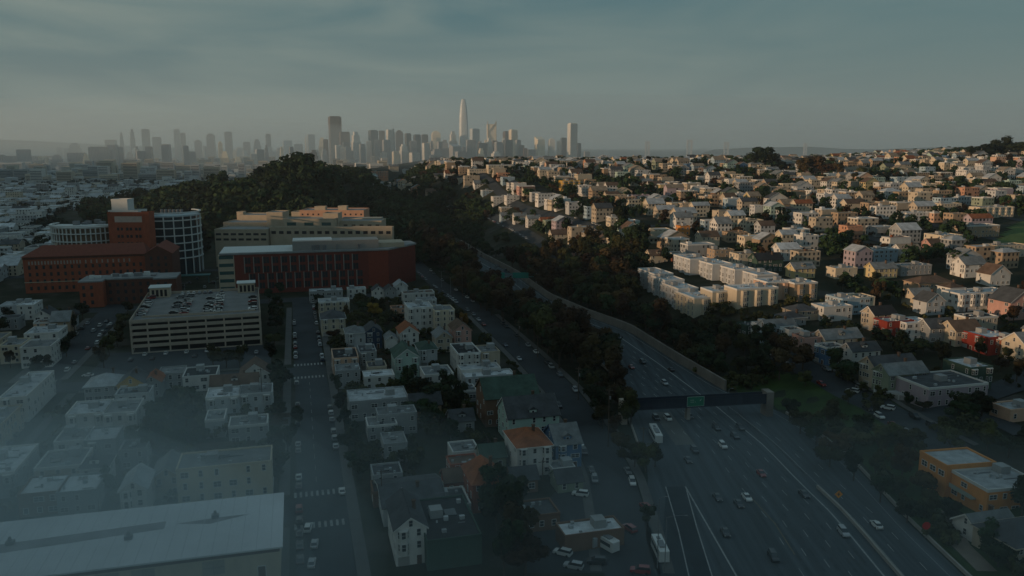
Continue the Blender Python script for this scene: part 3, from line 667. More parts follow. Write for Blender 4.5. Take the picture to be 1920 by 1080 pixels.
b_ = MB(); b_.box(Lr * .37, Lr * .94, 3, 20, zt + 1.11, zt + 7.2); pe = b_.build('plant_screen', mat('plant_screen_metal', (.27, .26, .24), .6, .06, .4), ro)
b_ = MB(); b_.box(Lr * .37 + .3, Lr * .63, 3.3, 19.7, zt + 7.21, zt + 7.9); b_.build('screen_cap', M_WHT, pe)
b_ = MB(); b_.box(Lr * .94, Lr + 12, 8, 26, zt + 1.11, zt + 4.2); b_.build('plant_room', M_PRECAST, ro)
for k, fx in enumerate((.50, .515, .53, .545, .57, .585, .66, .80, .815)):
    b_ = MB(); b_.bar((Lr * fx, 2.6, zt + 1.1), (Lr * fx, 2.6, zt + 4.6), .45, .45, 8); b_.build('exhaust_pipe', M_STEEL, ro)
b_ = MB(); b_.prism([(-10, 0), (-.05, 0), (-.05, 22), (-10, 22)], -1, zt - .4); b_.build('glazed_wing', M_PRECAST, t)
for k in range(5):
    b_ = MB(); b_.box(-9.4, -.6, -.1, -.01, 3.0 + k * 5.1, 5.2 + k * 5.1); b_.build('window', mat('teal_glass', (.03, .09, .09), .2, .1, spec=.5), t)
for tier, (z0, z1) in enumerate(((3.2, zt * .50), (zt * .54, zt - 2.0))):
    for k in range(13):
        xx = Lr * (.075 + .058 * k) + (2.6 if tier == 0 else 0)
        b_ = MB(); b_.box(xx - .9, xx + 2.6, -.10, -.02, z0, z1); wd = b_.build('window', M_GLASS, t)
        b_ = MB(); b_.box(xx - 1.5, xx - .95, -.75, -.02, z0 - .4, z1 + .4)
        b_.build('window_fin', mat('fin_metal', (.26, .25, .23), .5, .06), t)
        b_ = MB(); zm = (z0 + z1) / 2; b_.box(xx - .9, xx + 2.6, -.16, -.11, zm - .9, zm + .9); b_.box(xx + .8, xx + 1.0, -.17, -.11, z0, zm - .91); b_.box(xx + .8, xx + 1.0, -.17, -.11, zm + .91, z1); b_.build('spandrel', M_TERRA, wd)
HOUSES.append((P0.x + 50, P0.y + 30, 60))
# -- generic grid-aligned block of the hospital campus
def block(name, parts_at, label, cat, base):
    t = empty(name, (base[0], base[1], 0), A15); tag(t, label, cat)
    return t
def campus(pxL, pxR, pyT, Y, dep, material, t=None, z0=-1, wins=None, wz=None, roofm=M_GRF, name='wing', para=1.0, wm=None):
    """a block whose front top edge runs pxL..pxR at photo height pyT, its front at distance Y"""
    f = Y * CP + 60 * SP; xl, xr = (pxL - 960) / FPX * f, (pxR - 960) / FPX * f
    w = (xr - xl); zt = zat(0, Y, pyT)
    b_ = MB(); b_.box(xl, xr, Y, Y + dep, z0, zt); o = b_.build(name, material, t)
    b_ = MB(); b_.box(xl + .3, xr - .3, Y + .3, Y + dep - .3, zt + .01, zt + .25); r_ = b_.build('roof', roofm, o)
    b_ = MB()
    for q in ((xl - .1, xr + .1, Y - .1, Y + .28), (xl - .1, xr + .1, Y + dep - .28, Y + dep + .1), (xl - .1, xl + .28, Y + .28, Y + dep - .28), (xr - .28, xr + .1, Y + .28, Y + dep - .28)): b_.box(*q, zt - .02, zt + para)
    b_.build('parapet', material, o)
    if wins:
        n, rows, fh, ww, wh = wins
        for r_i in range(rows):
            for k in range(n):
                xx = xl + w * (k + .5) / n; zz = zt - 2.2 - fh * r_i - wh
                b_ = MB(); b_.box(xx - ww / 2, xx + ww / 2, Y - .06, Y + .04, zz, zz + wh); b_.build('window', wm or M_GLASS, o)
    return o, xl, xr, zt
# main pale concrete hospital: stepped wings
t = bpy.data.objects.new('hospital_building', None); COL.objects.link(t); tag(t, 'large stepped beige concrete hospital behind the red terracotta block', 'hospital')
campus(401, 500, 432, 640, 30, M_PRECAST, t, wins=(7, 2, 4.2, 4.2, 1.7))
campus(418, 520, 419, 672, 26, M_PRECAST, t)
campus(448, 520, 405, 700, 24, M_PRECAST, t)
campus(500, 530, 400, 664, 20, M_PRECAST, t)
campus(530, 628, 412, 655, 20, M_PRECAST, t, wins=(3, 1, 4, 7.5, 2.6), wm=mat('teal_glass', (.03, .09, .09), .2, .1))
campus(505, 735, 428, 645, 9, M_PRECAST, t, wins=(16, 1, 4, 3.6, 2.4))
campus(606, 634, 402, 662, 16, M_PRECAST, t)
campus(625, 715, 416, 668, 24, M_PRECAST, t, wins=(6, 1, 4, 3.2, 1.8))
campus(640, 714, 411, 694, 12, mat('standing_seam', (.25, .30, .31), .6, .08, .4), t)
campus(444, 456, 399, 705, 8, M_PRECAST, t)
o = bpy.data.objects.new('hospital_building', None); COL.objects.link(o); tag(o, 'distant peach building with brick band and small square windows above the beige hospital', 'building')
campus(562, 682, 396, 755, 30, mat('peach_render', (.52, .30, .20)), o, wins=(12, 3, 4.0, 1.5, 1.6))
campus(546, 562, 399, 756, 14, M_PRECAST, o); campus(590, 610, 389, 764, 8, M_PRECAST, o, z0=30); campus(634, 650, 388, 764, 8, M_PRECAST, o, z0=30)
HOUSES += [(-190, 670, 60), (-150, 690, 50), (-230, 660, 50), (-170, 770, 50)]
# red tower
t = bpy.data.objects.new('hospital_tower', None); COL.objects.link(t); tag(t, 'square red brick hospital tower with a band of pale panels under its roof', 'hospital tower')
o, xl, xr, zt = campus(204, 281, 402, 572, 9, M_BRICK, t, para=1.6)
for k in range(6):
    xx = xl + 5 + (xr - xl - 10) * (k + .5) / 6; b_ = MB(); b_.box(xx - 1.65, xx + 1.65, 571.85, 571.99, zt - 5.6, zt - 1.4); b_.build('pale_panel', mat('pale_panel', (.52, .42, .36)), t)
for r_i in range(5):
    for k in range(6):
        xx = xl + 5 + (xr - xl - 10) * (k // 2 + .5) / 3 + (-1.3 if k % 2 == 0 else 1.3); zz = zt - 11.5 - r_i * 5.2
        b_ = MB(); b_.box(xx - .85, xx + .85, 571.9, 571.99, zz, zz + 2.1); b_.build('window', M_GLASS, t)
campus(213, 243, 376, 578, 10, M_WHT, t, z0=40, name='roof_plant'); campus(206, 262, 397, 576, 14, M_WHT, t, z0=42, name='roof_plant')
# round ring building
def round_tower(px, pyT, Y, rad, a0, a1, rings, cols, material, label, name, top=None, glass=M_GLASS, drumr=1.0):
    f = Y * CP + 60 * SP; x = (px - 960) / FPX * f; zt = zat(0, Y, pyT)
    t = empty(name, (x, Y, 0)); tag(t, label, 'hospital tower')
    n = 40; pts = [(rad * math.cos(a0 + (a1 - a0) * k / n), rad * math.sin(a0 + (a1 - a0) * k / n)) for k in range(n + 1)]
    b_ = MB(); b_.prism([(p[0] * .955, p[1] * .955) for p in pts], -1, zt - 1); b_.build('curtain_wall', glass, t)
    b_ = MB(); b_.prism([(p[0] * .99, p[1] * .99) for p in pts], zt - .99, zt); b_.build('roof', top or M_WHT, t)
    for zz in rings:
        b_ = MB()
        for p, q in zip(pts, pts[1:]):
            b_.hexa([(p[0] * .96, p[1] * .96, zz - .35), (p[0] * 1.03, p[1] * 1.03, zz - .35), (q[0] * 1.03, q[1] * 1.03, zz - .35), (q[0] * .96, q[1] * .96, zz - .35),
                     (p[0] * .96, p[1] * .96, zz + .35), (p[0] * 1.03, p[1] * 1.03, zz + .35), (q[0] * 1.03, q[1] * 1.03, zz + .35), (q[0] * .96, q[1] * .96, zz + .35)])
        b_.build('ring_band', material, t)
    for k in range(cols + 1):
        a = a0 + (a1 - a0) * k / cols; b_ = MB(); cx, cy = rad * math.cos(a), rad * math.sin(a)
        b_.bar((cx * .995, cy * .995, 0), (cx * .995, cy * .995, zt - .3), .5, .5, 4); b_.build('column', material, t)
    return t, zt
t, zt = round_tower(166, 421, 596, 24.5, math.pi * .95, math.pi * 2.05, [39 - 5.6 * k for k in range(6)], 26, M_WHT, 'round white ringed hospital building left of the red tower', 'round_building', glass=mat('amber_glass', (.16, .11, .07), .4, .3, .2))
for k in range(7):
    b_ = MB(); a = rnd.uniform(0, 6.28); r_ = rnd.uniform(2, 16); b_.box(r_ * math.cos(a) - 2, r_ * math.cos(a) + 2, r_ * math.sin(a) - 1.5, r_ * math.sin(a) + 1.5, zt + .01, zt + rnd.uniform(1.5, 3)); b_.build('roof_unit', M_STEEL, t)
t, zt = round_tower(318, 401, 616, 22.5, -math.pi * .72, math.pi * .35, [46.5 - 5.7 * k for k in range(7)], 11, M_WHT, 'curved glass hospital tower with white grid frame right of the red tower', 'curved_tower', glass=mat('dark_teal_glass', (.012, .03, .04), .15, .1, spec=.6), top=mat('pale_blue_roof', (.36, .44, .47)))
b_ = MB(); b_.prism([(-20, -14), (-17, -16.5), (-5, -22.0), (0, -15), (-14, -6)], zt - 5, zt + .4); b_.build('solid_band', mat('pale_blue_roof', (.36, .44, .47)), t)
for k in range(6):
    b_ = MB(); b_.bar((-6 + k * 3.0, 2, zt), (-6 + k * 3.0, 2, zt + 3.2), 1.2, 1.2, 10); b_.build('roof_tank', M_STEEL, t)
HOUSES += [(-330, 600, 50), (-290, 590, 50), (-250, 610, 45)]
# canopy
o = (lambda q: (q.box(-8, 18, -3, 3, 5.2, 5.9), q.bar((-7, -2, 0), (-7, -2, 5.2), .3), q.bar((17, -2, 0), (17, -2, 5.2), .3), q)[-1])(MB()).build('entrance_canopy', mat('teal_metal', (.05, .16, .16), .5), None, (-232, 560, 0), A15)
tag(o, 'flat teal entrance canopy below the curved glass tower', 'canopy')
# long brick hospital with pitched roof
t = empty('brick_hospital', (-319, 519, 0), A15); tag(t, 'long old brick hospital wing with rust-red pitched roof on the left', 'hospital')
Lb = 74; zE = 24
b_ = MB(); b_.prism([(0, 0), (Lb, 0), (Lb, 20), (0, 20)], -1, zE); b_.build('wall', M_BRICK, t)
b_ = MB(); c = [(-1, -1, zE), (Lb + 1, -1, zE), (Lb + 1, 21, zE), (-1, 21, zE)]; r0, r1 = (10, 10, zE + 6.5), (Lb - 2, 10, zE + 6.5)
for f_ in ([c[0], c[1], r1, r0], [c[1], c[2], r1], [c[2], c[3], r0, r1], [c[3], c[0], r0], c[::-1]): b_.face(f_)
ro = b_.build('roof', mat('tile_rust', (.19, .055, .035), .9, .15, .5), t)
for xx in (18, 33): b_ = MB(); b_.box(xx - .6, xx + .6, 9.4, 10.6, zE + 6, zE + 7.6); b_.build('roof_vent', M_PRECAST, ro)
b_ = MB(); b_.box(-.2, Lb, -.25, -.01, zE - 1.6, zE - .4); b_.build('cornice', M_BRICKD, t)
b_ = MB(); b_.box(-.15, Lb, -.2, -.01, 7.0, 7.5); b_.build('string_course', M_PRECAST, t)
# small light window row near the eave, arched look
for k in range(26):
    xx = 3.5 + k * 1.9 + (1.6 if k > 16 else 0) * (k - 16) * .9
    if xx > Lb - 4: break
    b_ = MB(); b_.box(xx - .45, xx + .45, -.08, -.01, zE - 5.2, zE - 2.9); b_.build('window', mat('pale_blind', (.34, .29, .25)), t)
for r_i in range(4):
    for k in range(17):
        xx = 3.5 + k * 4.2; b_ = MB(); zz = 2.0 + r_i * 4.6; b_.box(xx - .75, xx + .75, -.07, .05, zz, zz + 2.4); b_.build('window', M_GLASS, t)
# gabled cross wing at its right end
gx0, gx1 = Lb + .05, Lb + 17
b_ = MB(); i = 0; P = [(gx0, -3.5, -1), (gx1, -3.5, -1), (gx1, -3.5, zE), ((gx0 + gx1) / 2, -3.5, zE + 5), (gx0, -3.5, zE)]
b_.face(P); b_.face([(p[0], 34, p[2]) for p in P][::-1]); b_.face([P[1], (gx1, 34, -1), (gx1, 34, zE), P[2]]); b_.face([P[4], (gx0, 34, zE), (gx0, 34, -1), P[0]]); b_.build('gable_wing', M_BRICKD, t)
b_ = MB(); mx = (gx0 + gx1) / 2
b_.slab([(gx0 - .6, -4, zE - .3), (mx, -4, zE + 5.1), (mx, 34.5, zE + 5.1), (gx0 - .6, 34.5, zE - .3)], .35); b_.slab([(gx1 + .6, -4, zE - .3), (mx, -4, zE + 5.1), (mx, 34.5, zE + 5.1), (gx1 + .6, 34.5, zE - .3)], .35); b_.build('gable_roof', mat('tile_rust', (.2, .05, .03)), t)
for r_i in range(5):
    for k in range(3):
        xx = gx0 + 4 + k * 4.5; b_ = MB(); zz = 2.0 + r_i * 4.5; b_.box(xx - .8, xx + .8, -3.57, -3.45, zz, zz + 2.3); b_.build('window', M_GLASS, t)
HOUSES += [(-290, 530, 50), (-250, 545, 40)]
# lower dark brick building in front (U plan)
x, y, z, f = at_eave(147, 528, 16)
t = empty('brick_clinic', (x, y, 0), A15); tag(t, 'lower dark brick U-shaped building with roof equipment behind the parking garage', 'hospital')
for i, (x0, x1, y0) in enumerate(((0, 13, 0), (13.05, 41, 7), (41.05, 54, 2))):
    b_ = MB(); b_.box(x0, x1, y0, y0 + 22 - y0 * .5, -1, 15.2); o = b_.build('wing', M_BRICK if i == 0 else M_BRICKD, t)
    b_ = MB(); b_.box(x0 - .3, x1 + .0, y0 - .35, y0 + 22 - y0 * .5, 15.21, 16.1); rr = b_.build('roof', M_GRF, o)
    for k in range(int((x1 - x0) / 4.5)):
        for r_i in range(3):
            xx = x0 + 2.4 + k * 4.3; b_ = MB(); b_.box(xx - .8, xx + .8, y0 - .08, y0 + .04, 2 + r_i * 4.5, 4.3 + r_i * 4.5); b_.build('window', M_GLASS, o)
for k in range(12):
    xx, yy = rnd.uniform(2, 52), rnd.uniform(9, 17); s = rnd.uniform(.8, 2.4); b_ = MB(); b_.box(xx - s, xx + s, yy - s * .6, yy + s * .6, 16.11, 16.1 + rnd.uniform(1, 2.6)); b_.build('roof_unit', M_WHT if k % 2 else M_STEEL, t)
HOUSES += [(x + 20, y + 12, 40)]
# low brick forecourt walls / sheds left
# ---- parking garage
GW, GD, GH = 58, 76, 14.6
x, y, z, f = at_eave(242, 603, GH + 1.1)
t = empty('parking_garage', (x, y, 0), A15 + R(3)); tag(t, 'five level concrete parking garage with cars on its open roof deck', 'parking garage'); GAR_O = t
M_GC = mat('garage_concrete', (.42, .35, .28), .9, .12, .2, streak=1)
b_ = MB(); b_.box(1.2, GW - 1.2, 1.2, GD - 1.2, -1, GH - .5); b_.build('interior', M_DARK, t)  # solid near-black core; the shade between the decks is put into its colour
b_ = MB(); b_.box(.31, GW - .31, .31, GD - .31, GH - .49, GH); b_.build('roof_deck', mat('deck_concrete', (.20, .20, .195), .9, .2, .12), t)
for k in range(6):
    z0 = k * 2.92 - .1 if k else -1; z1 = k * 2.92 + 1.45 if k else .6
    b_ = MB(); b_.box(0, GW, 0, .3, z0, z1); b_.box(0, GW, GD - .3, GD, z0, z1); b_.box(0, .3, .3, GD - .3, z0, z1); b_.box(GW - .3, GW, .3, GD - .3, z0, z1)
    if k == 5: z1 += 0
    b_.build('spandrel', M_GC, t)
for k in range(8):
    xx = .5 + k * (GW - 1) / 7 if k not in (1,) else 7.5; b_ = MB(); b_.box(xx - .35, xx + .35, -.14, -.01, -.5, GH + .8); b_.build('column', M_GC, t)
for k in range(9):
    yy = .8 + k * (GD - 2) / 8
    for sx in (-.13, GW + .01): b_ = MB(); b_.box(sx, sx + .12, yy - .35, yy + .35, -.5, GH + .8); b_.build('column', M_GC, t)
b_ = MB(); b_.box(4, GW * .96, 12, 12.5, GH, GH + .8); b_.box(22, 38, 11, 11.4, GH, GH + .5); b_.build('ramp_wall', M_GC, t)
for (x0, x1, y0, y1) in ((2, 12, GD - 10, GD - .4), (GW - 11, GW - 2, GD - 9, GD - .4)):
    b_ = MB(); b_.box(x0, x1, y0, y1, GH, GH + 5.2); kx = b_.build('stair_tower', M_PRECAST, t)
    b_ = MB(); b_.box(x0 - .5, x1 + .5, y0 - .5, y1 + .3, GH + 5.21, GH + 5.6); b_.build('stair_roof', M_WHT, kx)
    for q in range(4): b_ = MB(); b_.box(x0 + 1 + q * 2.1, x0 + 2.3 + q * 2.1, y0 - .06, y0 + .05, GH + .6, GH + 4.2); b_.build('opening', M_DARK, kx)  # near-black panels paint the shade inside the stair openings
mk = MB()
for c in (3.0, 20, 36.5, 54.5):
    for q in range(22): yy = 14 + q * 2.65; mk.face([(c - 2.5, yy, GH + .02), (c + 2.5, yy, GH + .02), (c + 2.5, yy + .12, GH + .02), (c - 2.5, yy + .12, GH + .02)])
mk.build('bay_lines', M_LINE, t)
HOUSES += [(x + 30, y + 40, 60)]
# ================================================================= HILLSIDE, HAND PLACED
HR = 'near the freeway bank on the right'
for a in [
    (1742, 731, 7.2, 25, 17, 'flat', 'lilac', 'dark grey', dict(label='mauve two-storey corner apartment building with white cornice and dark flat roof', bays='', win='SW', cat='apartment building', name='apartment_building')),
    (1820, 693, 9, 10, 13, 'flat', 'dark green', 'white', dict(label='dark sage flat-roofed house with white-framed bay windows behind the mauve corner building', bays='S')),
    (1667, 704, 8.5, 17, 8.5, 'gableW', 'sage green', 'grey', dict(label='sage house with steep gable, next up the street from the mauve corner building', bays='W')),
    (1641, 689, 8.5, 19, 8.5, 'gableW', 'beige', 'dark grey', dict(label='beige gabled house with white porch and dark roof, left of the sage one', bays='W')),
    (1599, 660, 7.5, 13, 7.5, 'gableW', 'white', 'dark grey', dict(label='small white gabled house with dark roof between blue and beige houses', bays='')),
    (1549, 655, 7.5, 9, 7.5, 'flat', 'blue', 'dark grey', dict(label='dark blue house with bay windows on the street above the freeway bank', bays='W')),
    (1509, 637, 8, 14, 9, 'flat', 'pink', 'brown', dict(label='pink flat-roofed house above the freeway bank, left of the dark blue one', bays='')),
    (1548, 637, 7, 18, 9, 'gableW', 'cream', 'grey', dict(label='cream gabled house with long grey roof behind the dark blue house', bays='')),
    (1480, 622, 7, 7, 7, 'flat', 'white', 'brown', dict(label='narrow white house with bay window between pale blue and pink houses', bays='W')),
    (1440, 618, 8, 15, 9, 'gableW', 'pale blue', 'grey', dict(label='pale blue gabled house with grey roof above the dark freeway trees', bays='')),
    (1425, 612, 7, 6, 7, 'flat', 'white', 'brown', dict(label='white boxy house with large windows, leftmost above the dark freeway trees', bays='W')),
    (1400, 612, 5, 10, 8, 'flat', 'dark green', 'dark grey', {}),
    (1664, 606, 8, 14, 9, 'flat', 'red', 'pale grey', dict(label='dark red house with white window frames beside the white flat-roofed house', bays='W')),
    (1700, 608, 8, 14, 11, 'flat', 'white', 'white', dict(bays='W')), (1640, 592, 8, 12, 9, 'gableW', 'beige', 'black', dict(bays='W')),
    (1745, 616, 7, 14, 9, 'gableW', 'grey', 'dark grey', {}), (1793, 622, 7, 14, 10, 'gableW', 'cream', 'brown', dict(bays='W')),
    (1818, 598, 7, 16, 9, 'flat', 'beige', 'black', {}), (1854, 636, 7.5, 13, 14, 'flat', 'red', 'white', dict(bays='W')), (1893, 641, 7.5, 10, 8, 'flat', 'terracotta', 'brown', dict(bays='W')),
    (1925, 650, 8, 14, 12, 'gableW', 'cream', 'grey', {}), (1955, 625, 8, 14, 10, 'gableS', 'cream', 'grey', {}),
    (1545, 578, 7, 16, 10, 'flat', 'white', 'white', {}), (1580, 563, 8, 16, 13, 'flat', 'pale blue', 'white', dict(label='pale teal flat-roofed house with white roof right of the terraces', bays='W')),
    (1612, 560, 8, 9, 10, 'flat', 'cream', 'tan', dict(bays='W')), (1490, 585, 5, 13, 10, 'hip', 'beige', 'dark grey', {}), (1470, 598, 4, 12, 9, 'hip', 'grey', 'dark grey', {}),
    (1800, 553, 9, 32, 12, 'flat', 'white', 'pale grey', dict(label='long white apartment building with rows of dark windows on the right hillside', bays='S', cat='apartment building', name='apartment_building')),
    (1782, 541, 9, 9, 9, 'hip', 'white', 'brown', {}), (1725, 532, 7, 22, 12, 'hip', 'tan', 'brown', dict(label='tan hip-roofed house with brown roof left of the long white apartments')),
    (1895, 568, 9, 16, 13, 'gableS', 'pink', 'dark grey', dict(label='large pink gabled house at the right edge of the hillside')), (1715, 556, 6, 12, 9, 'gableW', 'cream', 'grey', {}), (1738, 566, 7, 11, 9, 'gableS', 'pale grey', 'dark grey', {}),
    (1870, 462, 8, 26, 12, 'flat', 'cream', 'tan', dict(label='cream flat-roofed block at the right edge below the green slope', cat='apartment building', name='apartment_building')),
    (1765, 443, 10, 18, 16, 'flat', 'cream', 'pale grey', dict(bays='S')), (1806, 425, 9, 34, 14, 'flat', 'tan', 'grey', dict(label='wide tan flat-roofed apartment building left of the green slope', cat='apartment building', name='apartment_building')),
    (1485, 431, 9, 15, 12, 'flat', 'white', 'white', dict(label='white cube-shaped house with blue-framed bay windows mid hillside', bays='S')), (1530, 446, 8, 17, 10, 'flat', 'beige', 'tan', {}),
    (1838, 390, 9, 36, 13, 'flat', 'cream', 'pale grey', dict(label='wide cream apartment building with bays below the ridge at far right', cat='apartment building', name='apartment_building', bays='S')),
    (1812, 320, 13, 30, 16, 'flat', 'white', 'white', dict(label='big plain white box building high on the ridge at far right', cat='apartment building', name='apartment_building')),
    (1765, 383, 8, 22, 12, 'flat', 'cream', 'white', {}), (1700, 400, 8, 22, 12, 'flat', 'white', 'white', {}), (1640, 470, 8, 18, 11, 'flat', 'pale blue', 'pale grey', {}), (1690, 470, 7, 16, 10, 'gableW', 'white', 'tan', {}),
    (1745, 458, 6, 10, 9, 'gableW', 'pink', 'brown', {}), (1810, 497, 8, 16, 11, 'gableW', 'white', 'grey', dict(bays='W')), (1858, 515, 7, 14, 10, 'gableS', 'white', 'brown', {}),
    (1640, 505, 6, 16, 9, 'gableW', 'yellow', 'grey', {}), (1690, 500, 6, 22, 10, 'flat', 'grey', 'pale grey', {}), (1567, 505, 6, 15, 9, 'flat', 'cream', 'white', {}), (1490, 505, 6, 14, 9, 'gableW', 'yellow', 'grey', {}),
    (1420, 488, 8, 18, 10, 'gableW', 'dark green', 'black', dict(label='dark green gabled house with black roof behind the terraces')), (1385, 478, 9, 14, 11, 'flat', 'cream', 'brown', {}), (1340, 470, 8, 14, 10, 'flat', 'tan', 'brown', {}), (1463, 468, 8, 15, 10, 'gableW', 'white', 'white', {}),
    (1220, 480, 6, 12, 9, 'gableW', 'cream', 'brown', {}), (1260, 476, 5, 10, 8, 'flat', 'terracotta', 'brown', {}), (1160, 468, 10, 11, 11, 'flat', 'white', 'grey', dict(bays='W')),
    (1316, 444, 7, 14, 10, 'gableW', 'cream', 'brown', {}), (1276, 425, 7, 8, 8, 'flat', 'orange', 'grey', dict(label='small bright orange house beside the street in the middle of the hillside')),
    (1268, 408, 9, 15, 11, 'gableW', 'white', 'grey', {}), (1145, 408, 8, 13, 10, 'flat', 'cream', 'brown', {}), (1170, 430, 7, 14, 10, 'gableS', 'white', 'brown', {}),
    (1075, 462, 8, 15, 10, 'gableW', 'pink', 'brown', dict(label='pink gabled house below the dark hillside trees, left of the white cube house')), (1035, 440, 9, 18, 10, 'gableW', 'cream', 'brown', {}), (1015, 415, 9, 14, 9, 'gableW', 'orange', 'rust', dict(label='orange house with rust roof at the head of the frontage street')),
    (990, 410, 9, 13, 9, 'gableW', 'white', 'grey', {}), (965, 406, 9, 13, 9, 'gableW', 'white', 'grey', {}), (940, 405, 8, 11, 9, 'gableW', 'pale blue', 'grey', {}),
    (925, 370, 12, 18, 12, 'flat', 'white', 'white', dict(label='white four-storey apartment block with dark window grid above the frontage street', cat='apartment building', name='apartment_building', bays='')), (950, 368, 11, 15, 12, 'flat', 'white', 'white', {}),
    (940, 390, 6, 20, 12, 'flat', 'beige', 'tan', {}), (997, 362, 10, 10, 9, 'flat', 'pale grey', 'white', {}), (1055, 340, 12, 22, 14, 'flat', 'mustard', 'tan', dict(label='mustard yellow apartment block with bays beside the hill street', cat='apartment building', name='apartment_building', bays='S')),
    (1092, 353, 9, 14, 12, 'flat', 'white', 'brown', {}), (1115, 352, 9, 8, 8, 'flat', 'red', 'brown', dict(label='bright red house beside the mustard yellow block')), (880, 318, 10, 26, 14, 'flat', 'cream', 'white', {}), (916, 310, 11, 34, 14, 'flat', 'cream', 'white', dict(label='long cream building on the ridge below the dark glass skyline towers', cat='apartment building', name='apartment_building')),
    (695, 322, 12, 32, 14, 'flat', 'salmon', 'rust', dict(label='salmon pink apartment building at the top of the wooded hill', cat='apartment building', name='apartment_building', bays='S')), (700, 343, 7, 24, 10, 'flat', 'grey', 'grey', {}),
    (770, 335, 8, 36, 14, 'hip', 'beige', 'grey', dict(label='grey hip-roofed villa among dark trees left of the ridge', cat='house')), (800, 360, 9, 22, 12, 'gableW', 'tan', 'brown', dict(label='tan gabled house standing alone in the dark valley trees')), (840, 388, 8, 10, 10, 'flat', 'lilac', 'grey', dict(label='small mauve house half hidden in the dark valley trees')), (730, 312, 8, 22, 12, 'gableW', 'beige', 'grey', {}), (755, 318, 8, 20, 12, 'flat', 'pale grey', 'grey', {}), (800, 312, 9, 24, 13, 'gableS', 'cream', 'brown', {}), (835, 325, 8, 20, 12, 'gableW', 'white', 'rust', {}), (860, 335, 8, 18, 12, 'flat', 'beige', 'brown', {}), (815, 330, 7, 16, 10, 'gableW', 'grey', 'dark grey', {}), (890, 345, 8, 20, 12, 'gableW', 'white', 'grey', {}), (850, 312, 9, 22, 12, 'flat', 'cream', 'white', {}), (775, 352, 7, 18, 10, 'gableW', 'beige', 'brown', {}), (905, 358, 8, 18, 12, 'flat', 'pale blue', 'grey', {})]:
    k = dict(a[8]); k.setdefault('where', 'on the right hillside' if a[0] > 1400 else 'on the middle hillside'); k.setdefault('win', 'SW'); corner(*a[:8], **k)
# orange apartment building, bottom right
x, y, z, f = at_eave(1860, 924, 7)
for i, (dx, dy, w, d, h, z_) in enumerate(((0, 0, 17, 13, 7, 0), (-6, 13.2, 15, 11, 8, .4))):
    x2 = x + dx * EU.x + dy * EV.x; y2 = y + dx * EU.y + dy * EV.y
    if i == 0:
        t = near_house(x2 + EU.x * w / 2 + EV.x * d / 2, y2 + EU.y * w / 2 + EV.y * d / 2, z, w, d, h, 'flat', 'orange', 'pale grey', 'bright orange two-storey apartment building with pale flat roofs at the right', rz=R(10), win='SW', cat='apartment building', name='apartment_building', bays=''); main = t
        b_ = MB(); b_.box(-w / 2 - 1.4, -w / 2 - .05, -d * .22, d * .42, 3.2, 3.5); b_.box(-w / 2 - 1.4, -w / 2 - 1.32, -d * .22, d * .42, 3.51, 4.4); b_.build('balcony', mat('balcony_rail', (.30, .33, .30)), t)
    else:
        wb, rb, tb = MB(), MB(), MB(); roof_parts('flat', w, d, h, 0, wb, rb, tb)
        off = Vector((-2.5, 12.1, .3))
        a = wb.build('rear_wing', wall_m('orange'), main, off); rb.build('rear_roof', roof_m('pale grey'), a); tb.build('cornice', wall_m('orange'), a)
        for k in range(3):
            inst('window', WIN2, a, (-w / 2 - .02, -3.6 + 3.4 * k, 4.8), -math.pi / 2)
HOUSES += [(x + 10, y + 30, 30)]
corner(1835, 1000, 3.5, 12, 8, 'gableW', 'white', 'grey', label='small white shed with pitched roof just below the orange apartments', win='W'); corner(1905, 1030, 5, 16, 12, 'hip', 'beige', 'dark grey', label='beige house with dark roof in the bottom right corner', win='SW')
corner(1895, 772, 4, 12, 8, 'flat', 'peach', 'pale grey', label='small peach flat-roofed house at the right edge beside the curving street', win='SW')
# ---- terraces of townhouses (U-shaped row)
def terrace(px, pyE, h, w, d, label, faces, wc='cream', dz=0, **k):
    x, y, z, f = at_eave(px, pyE, h); x += EU.x * w / 2 + EV.x * d / 2; y += EU.y * w / 2 + EV.y * d / 2
    t = near_house(x, y, z + dz, w, d, h, 'flat', wc, 'white', label, win='', cat='townhouse row', name='townhouse_row', rz=A15 + k.get('rot', 0))
    for f in faces:
        L_ = w if f in 'SN' else d; n = max(1, int(L_ / 6.4))
        for i in range(n):
            a = -L_ / 2 + L_ * (i + .5) / n; p, q = fpos(w, d, f, a, 0, 0)
            bb = MB(); bb.prism([(-1.7, 0), (-1.05, -1.1), (1.05, -1.1), (1.7, 0)], -4, h - .5); o = bb.build('bay_window', wall_m(wc), t, p, q)
            for zz in (1.2, 4.2, 7.4):
                if zz + 2.4 > h: break
                for xx in (-.5, .5): inst('window', WINT, o, (xx, -1.12, zz), 0, (.85, 1, 1))
            for xx in (2.4,):
                for zz in (1.2, 4.2, 7.4): inst('window', WINT, o, (xx, -.02, zz))
    return t
for i in range(4):
    x0 = 1302 - (0, 30, 55, 75)[i]; y0 = 561 - (0, 18, 33, 45)[i]
    terrace(x0, y0, 10.5, 12, 24, f'pale terrace block with white roof in the long left row, {("nearest", "second nearest", "third nearest", "farthest")[i]} to the camera', 'WS' if i == 0 else 'W', 'pale grey' if i else 'cream')  # grey walls put the left row's shade into their colour; lit end stays cream
terrace(1336, 548, 10.5, 16, 13, 'cream terrace block with tall narrow windows joining the long left row', 'S'); terrace(1382, 544, 10.5, 24, 13, 'cream terrace block with four window bays facing the camera', 'S')
terrace(1440, 531, 9.5, 14, 14, 'peach terrace block with white roof at the right end of the terraces', 'SW', 'peach'); terrace(1490, 533, 9.5, 14, 12, 'tan end terrace beside the pale teal house', 'S', 'tan')
